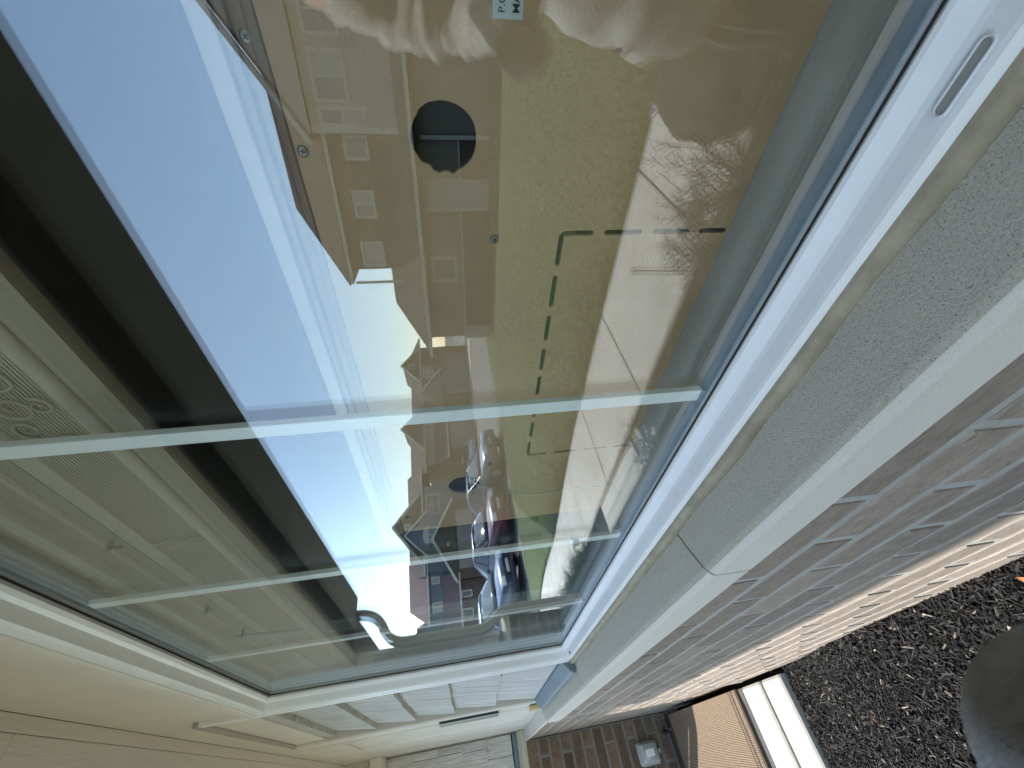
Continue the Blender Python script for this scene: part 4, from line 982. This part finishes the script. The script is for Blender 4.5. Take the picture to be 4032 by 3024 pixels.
# ---------------------------------------------------------------- cars
M_tyre = mat('tyre', (.02, .02, .02), .9); M_rim = mat('rim', (.45, .45, .46), .3, metal=.9)
M_cglass = mat('car_glass', (.03, .035, .04), .045, spec=1.0)
M_chrome = mat('chrome', (.7, .7, .7), .12, metal=1.)
def car(loc, rz, paint, label, suv=False):
    c = empty('parked_car', loc, rz); tag(c, label, 'car', 'cars parked side by side along the street')
    H = 1.72 if suv else 1.45; BH = 1.05 if suv else .92; L = 4.6
    M = mat('paint_'+label[:8].replace(' ', '_'), paint, .28, spec=.6, coat=.8)
    # lower body: stations along length (front is +x): x, half width, sill z, deck z
    st = [(2.30, .62, .34, .62), (2.24, .76, .24, .72), (2.0, .86, .22, .80), (1.5, .90, .22, .87), (1.0, .91, .22, BH), (0, .92, .22, BH+.02), (-1.2, .92, .22, BH+.04), (-1.9, .89, .24, BH+.02 if not suv else BH+.08), (-2.22, .80, .28, BH-.04), (-2.30, .70, .36, .70)]
    V = []; F = []; n = 12
    for (x, w, zb, zt_) in st:
        ring = [(w*.86, zb), (w*.98, zb+.10), (w, zb+.28), (w*.985, (zb+zt_)/2+.08), (w*.955, zt_-.05), (w*.84, zt_)]
        ring = ring+[(-a, b_) for a, b_ in ring[::-1]]
        V += [(x, a, b_) for a, b_ in ring]
    for i in range(len(st)-1): F += [(i*n+k, i*n+(k+1) % n, (i+1)*n+(k+1) % n, (i+1)*n+k) for k in range(n)]
    F += [tuple(range(n)), tuple((len(st)-1)*n+k for k in range(n))[::-1]]
    bd = MB().add(V, F).build('body', M, c, smooth=True)
    # greenhouse
    rx0, rx1 = (.25, -1.9) if suv else (.15, -.95)
    fx, bx = 1.12, (-2.12 if suv else -1.75)
    def ringq(x, w, z): return [(x, w, z), (x, -w, z)]
    base = [(fx, .70, BH), (.3, .84, BH), (-1.0, .84, BH+.03), (bx, .68, BH+.03)]
    topp = [(rx0, .55, H-.07), (rx0-.25, .60, H-.03), (rx1+.3, .60, H-.03), (rx1, .54, H-.08)]
    V = []; F = []
    for (x, w, z) in base+topp: V += [(x, w, z), (x, -w, z)]
    for k in range(3):
        for s in (0, 1):
            f = (2*k+s, 2*(k+1)+s, 8+2*(k+1)+s, 8+2*k+s); F.append(f if s else f[::-1])
    F += [(0, 1, 9, 8), (6, 14, 15, 7)]
    MB().add(V, F).build('windows', M_cglass, c)
    V = []; F = []
    for i in range(7):
        t = i/6; wy = .70*(1-t)+.56*t
        for k in range(11):
            u = -1+k/5; V.append((fx+.05+(rx0-fx-.04)*t+.10*(1-u*u), u*wy*.97, BH+.015+(H-.085-BH)*t+.035*math.sin(math.pi*t)))
    for i in range(6):
        for k in range(10): F.append((i*11+k, i*11+k+1, (i+1)*11+k+1, (i+1)*11+k))
    ws = MB().add(V, F).build('windshield', M_cglass, c, smooth=True); md = ws.modifiers.new('s', 'SOLIDIFY'); md.thickness = .006
    V = []
    rp = [(rx0+.04, .55, H-.065), (rx0-.25, .61, H-.015), (-.4, .61, H+.01), (rx1+.3, .61, H-.01), (rx1-.03, .55, H-.07)]
    for (x, w, z) in rp: V += [(x, w, z-.02), (x, w*.7, z+.02), (x, -w*.7, z+.02), (x, -w, z-.02)]
    F = [(i*4+k, i*4+k+1, (i+1)*4+k+1, (i+1)*4+k) for i in range(len(rp)-1) for k in range(3)]
    rf = MB().add(V, F).build('roof', M, c, smooth=True); md = rf.modifiers.new('s', 'SOLIDIFY'); md.thickness = .03
    for s in (-1, 1):
        for (a, b_) in (((fx, s*.70, BH), (rx0, s*.55, H-.06)), ((-.35, s*.845, BH), (-.38, s*.605, H-.03)), ((bx, s*.68, BH+.03), (rx1, s*.54, H-.08)), ((rx0, s*.553, H-.06), (rx1, s*.545, H-.07))):
            MB().tube([a, b_], .026, 6).build('pillar', M, c)
        MB().tube([(.85, s*.86, BH+.02), (.83, s*1.0, BH+.08)], [.05, .085], 8).build('mirror', M, c)
        MB().box((2.12, s*.50-.16, .60), (2.30, s*.50+.16, .72)).build('headlight', mat('headlight', (.7, .72, .75), .1, spec=1.), c, bevel=.02)
        MB().box((-2.31, s*.60-.13, .72), (-2.16, s*.60+.13, .86)).build('tail_light', mat('tail_light', (.35, .02, .02), .2), c, bevel=.02)
        MB().tube([(1.6, s*.935, .66), (-1.7, s*.945, .70)], .007, 5).build('side_trim', M_chrome, c)
        for x in (1.42, -1.40):
            w = empty('wheel', (x, s*.80, .33), 0, c)
            MB().tube([(0, -.11, 0), (0, -.09, 0), (0, .09, 0), (0, .11, 0)], [.28, .33, .33, .28], 24).build('tyre', M_tyre, w, True)
            MB().tube([(0, s*.112, 0), (0, s*.122, 0)], [.20, .19], 16).build('rim', M_rim, w)
            for k in range(5):
                a = 2*math.pi*k/5; MB().tube([(0, s*.125, 0), (math.cos(a)*.19, s*.125, math.sin(a)*.19)], .022, 5).build('spoke', M_rim, w)
    MB().box((2.26, -.36, .40), (2.325, .36, .56)).build('grille', M_darker, c, bevel=.01)
    MB().box((2.28, -.24, .44), (2.335, .24, .54)).build('number_plate', mat('plate_white', (.6, .6, .58), .5), c)
    return c
def street(x, y): return -1.95-.5*sm((x-18)/22)
FA = R(180+14)
def carat(front, rz, **k): 
    c = Vector((front[0], front[1], 0))-Vector((math.cos(rz), math.sin(rz), 0))*2.3; return car((c.x, c.y, street(c.x, c.y)), rz, **k)
carat((13.2, 9.25), R(168), paint=(.13, .13, .14), label='dark grey sedan, first in the row, nearest the townhouse')
carat((13.5, 6.75), R(173), paint=(.13, .008, .02), label='red sedan, second in the row, between the grey and the dark blue car')
carat((13.5, 4.60), R(162), paint=(.035, .04, .09), label='dark blue car, third in the row, its tail cut off by the downspout')
carat((17.4, 2.0), R(172), paint=(.10, .10, .14), label='car farthest along the row, mostly hidden behind the downspout')
carat((29.5, 20.5), R(195), paint=(.5, .52, .55), label='small silver car on the far driveway past the end of the townhouse', suv=False)
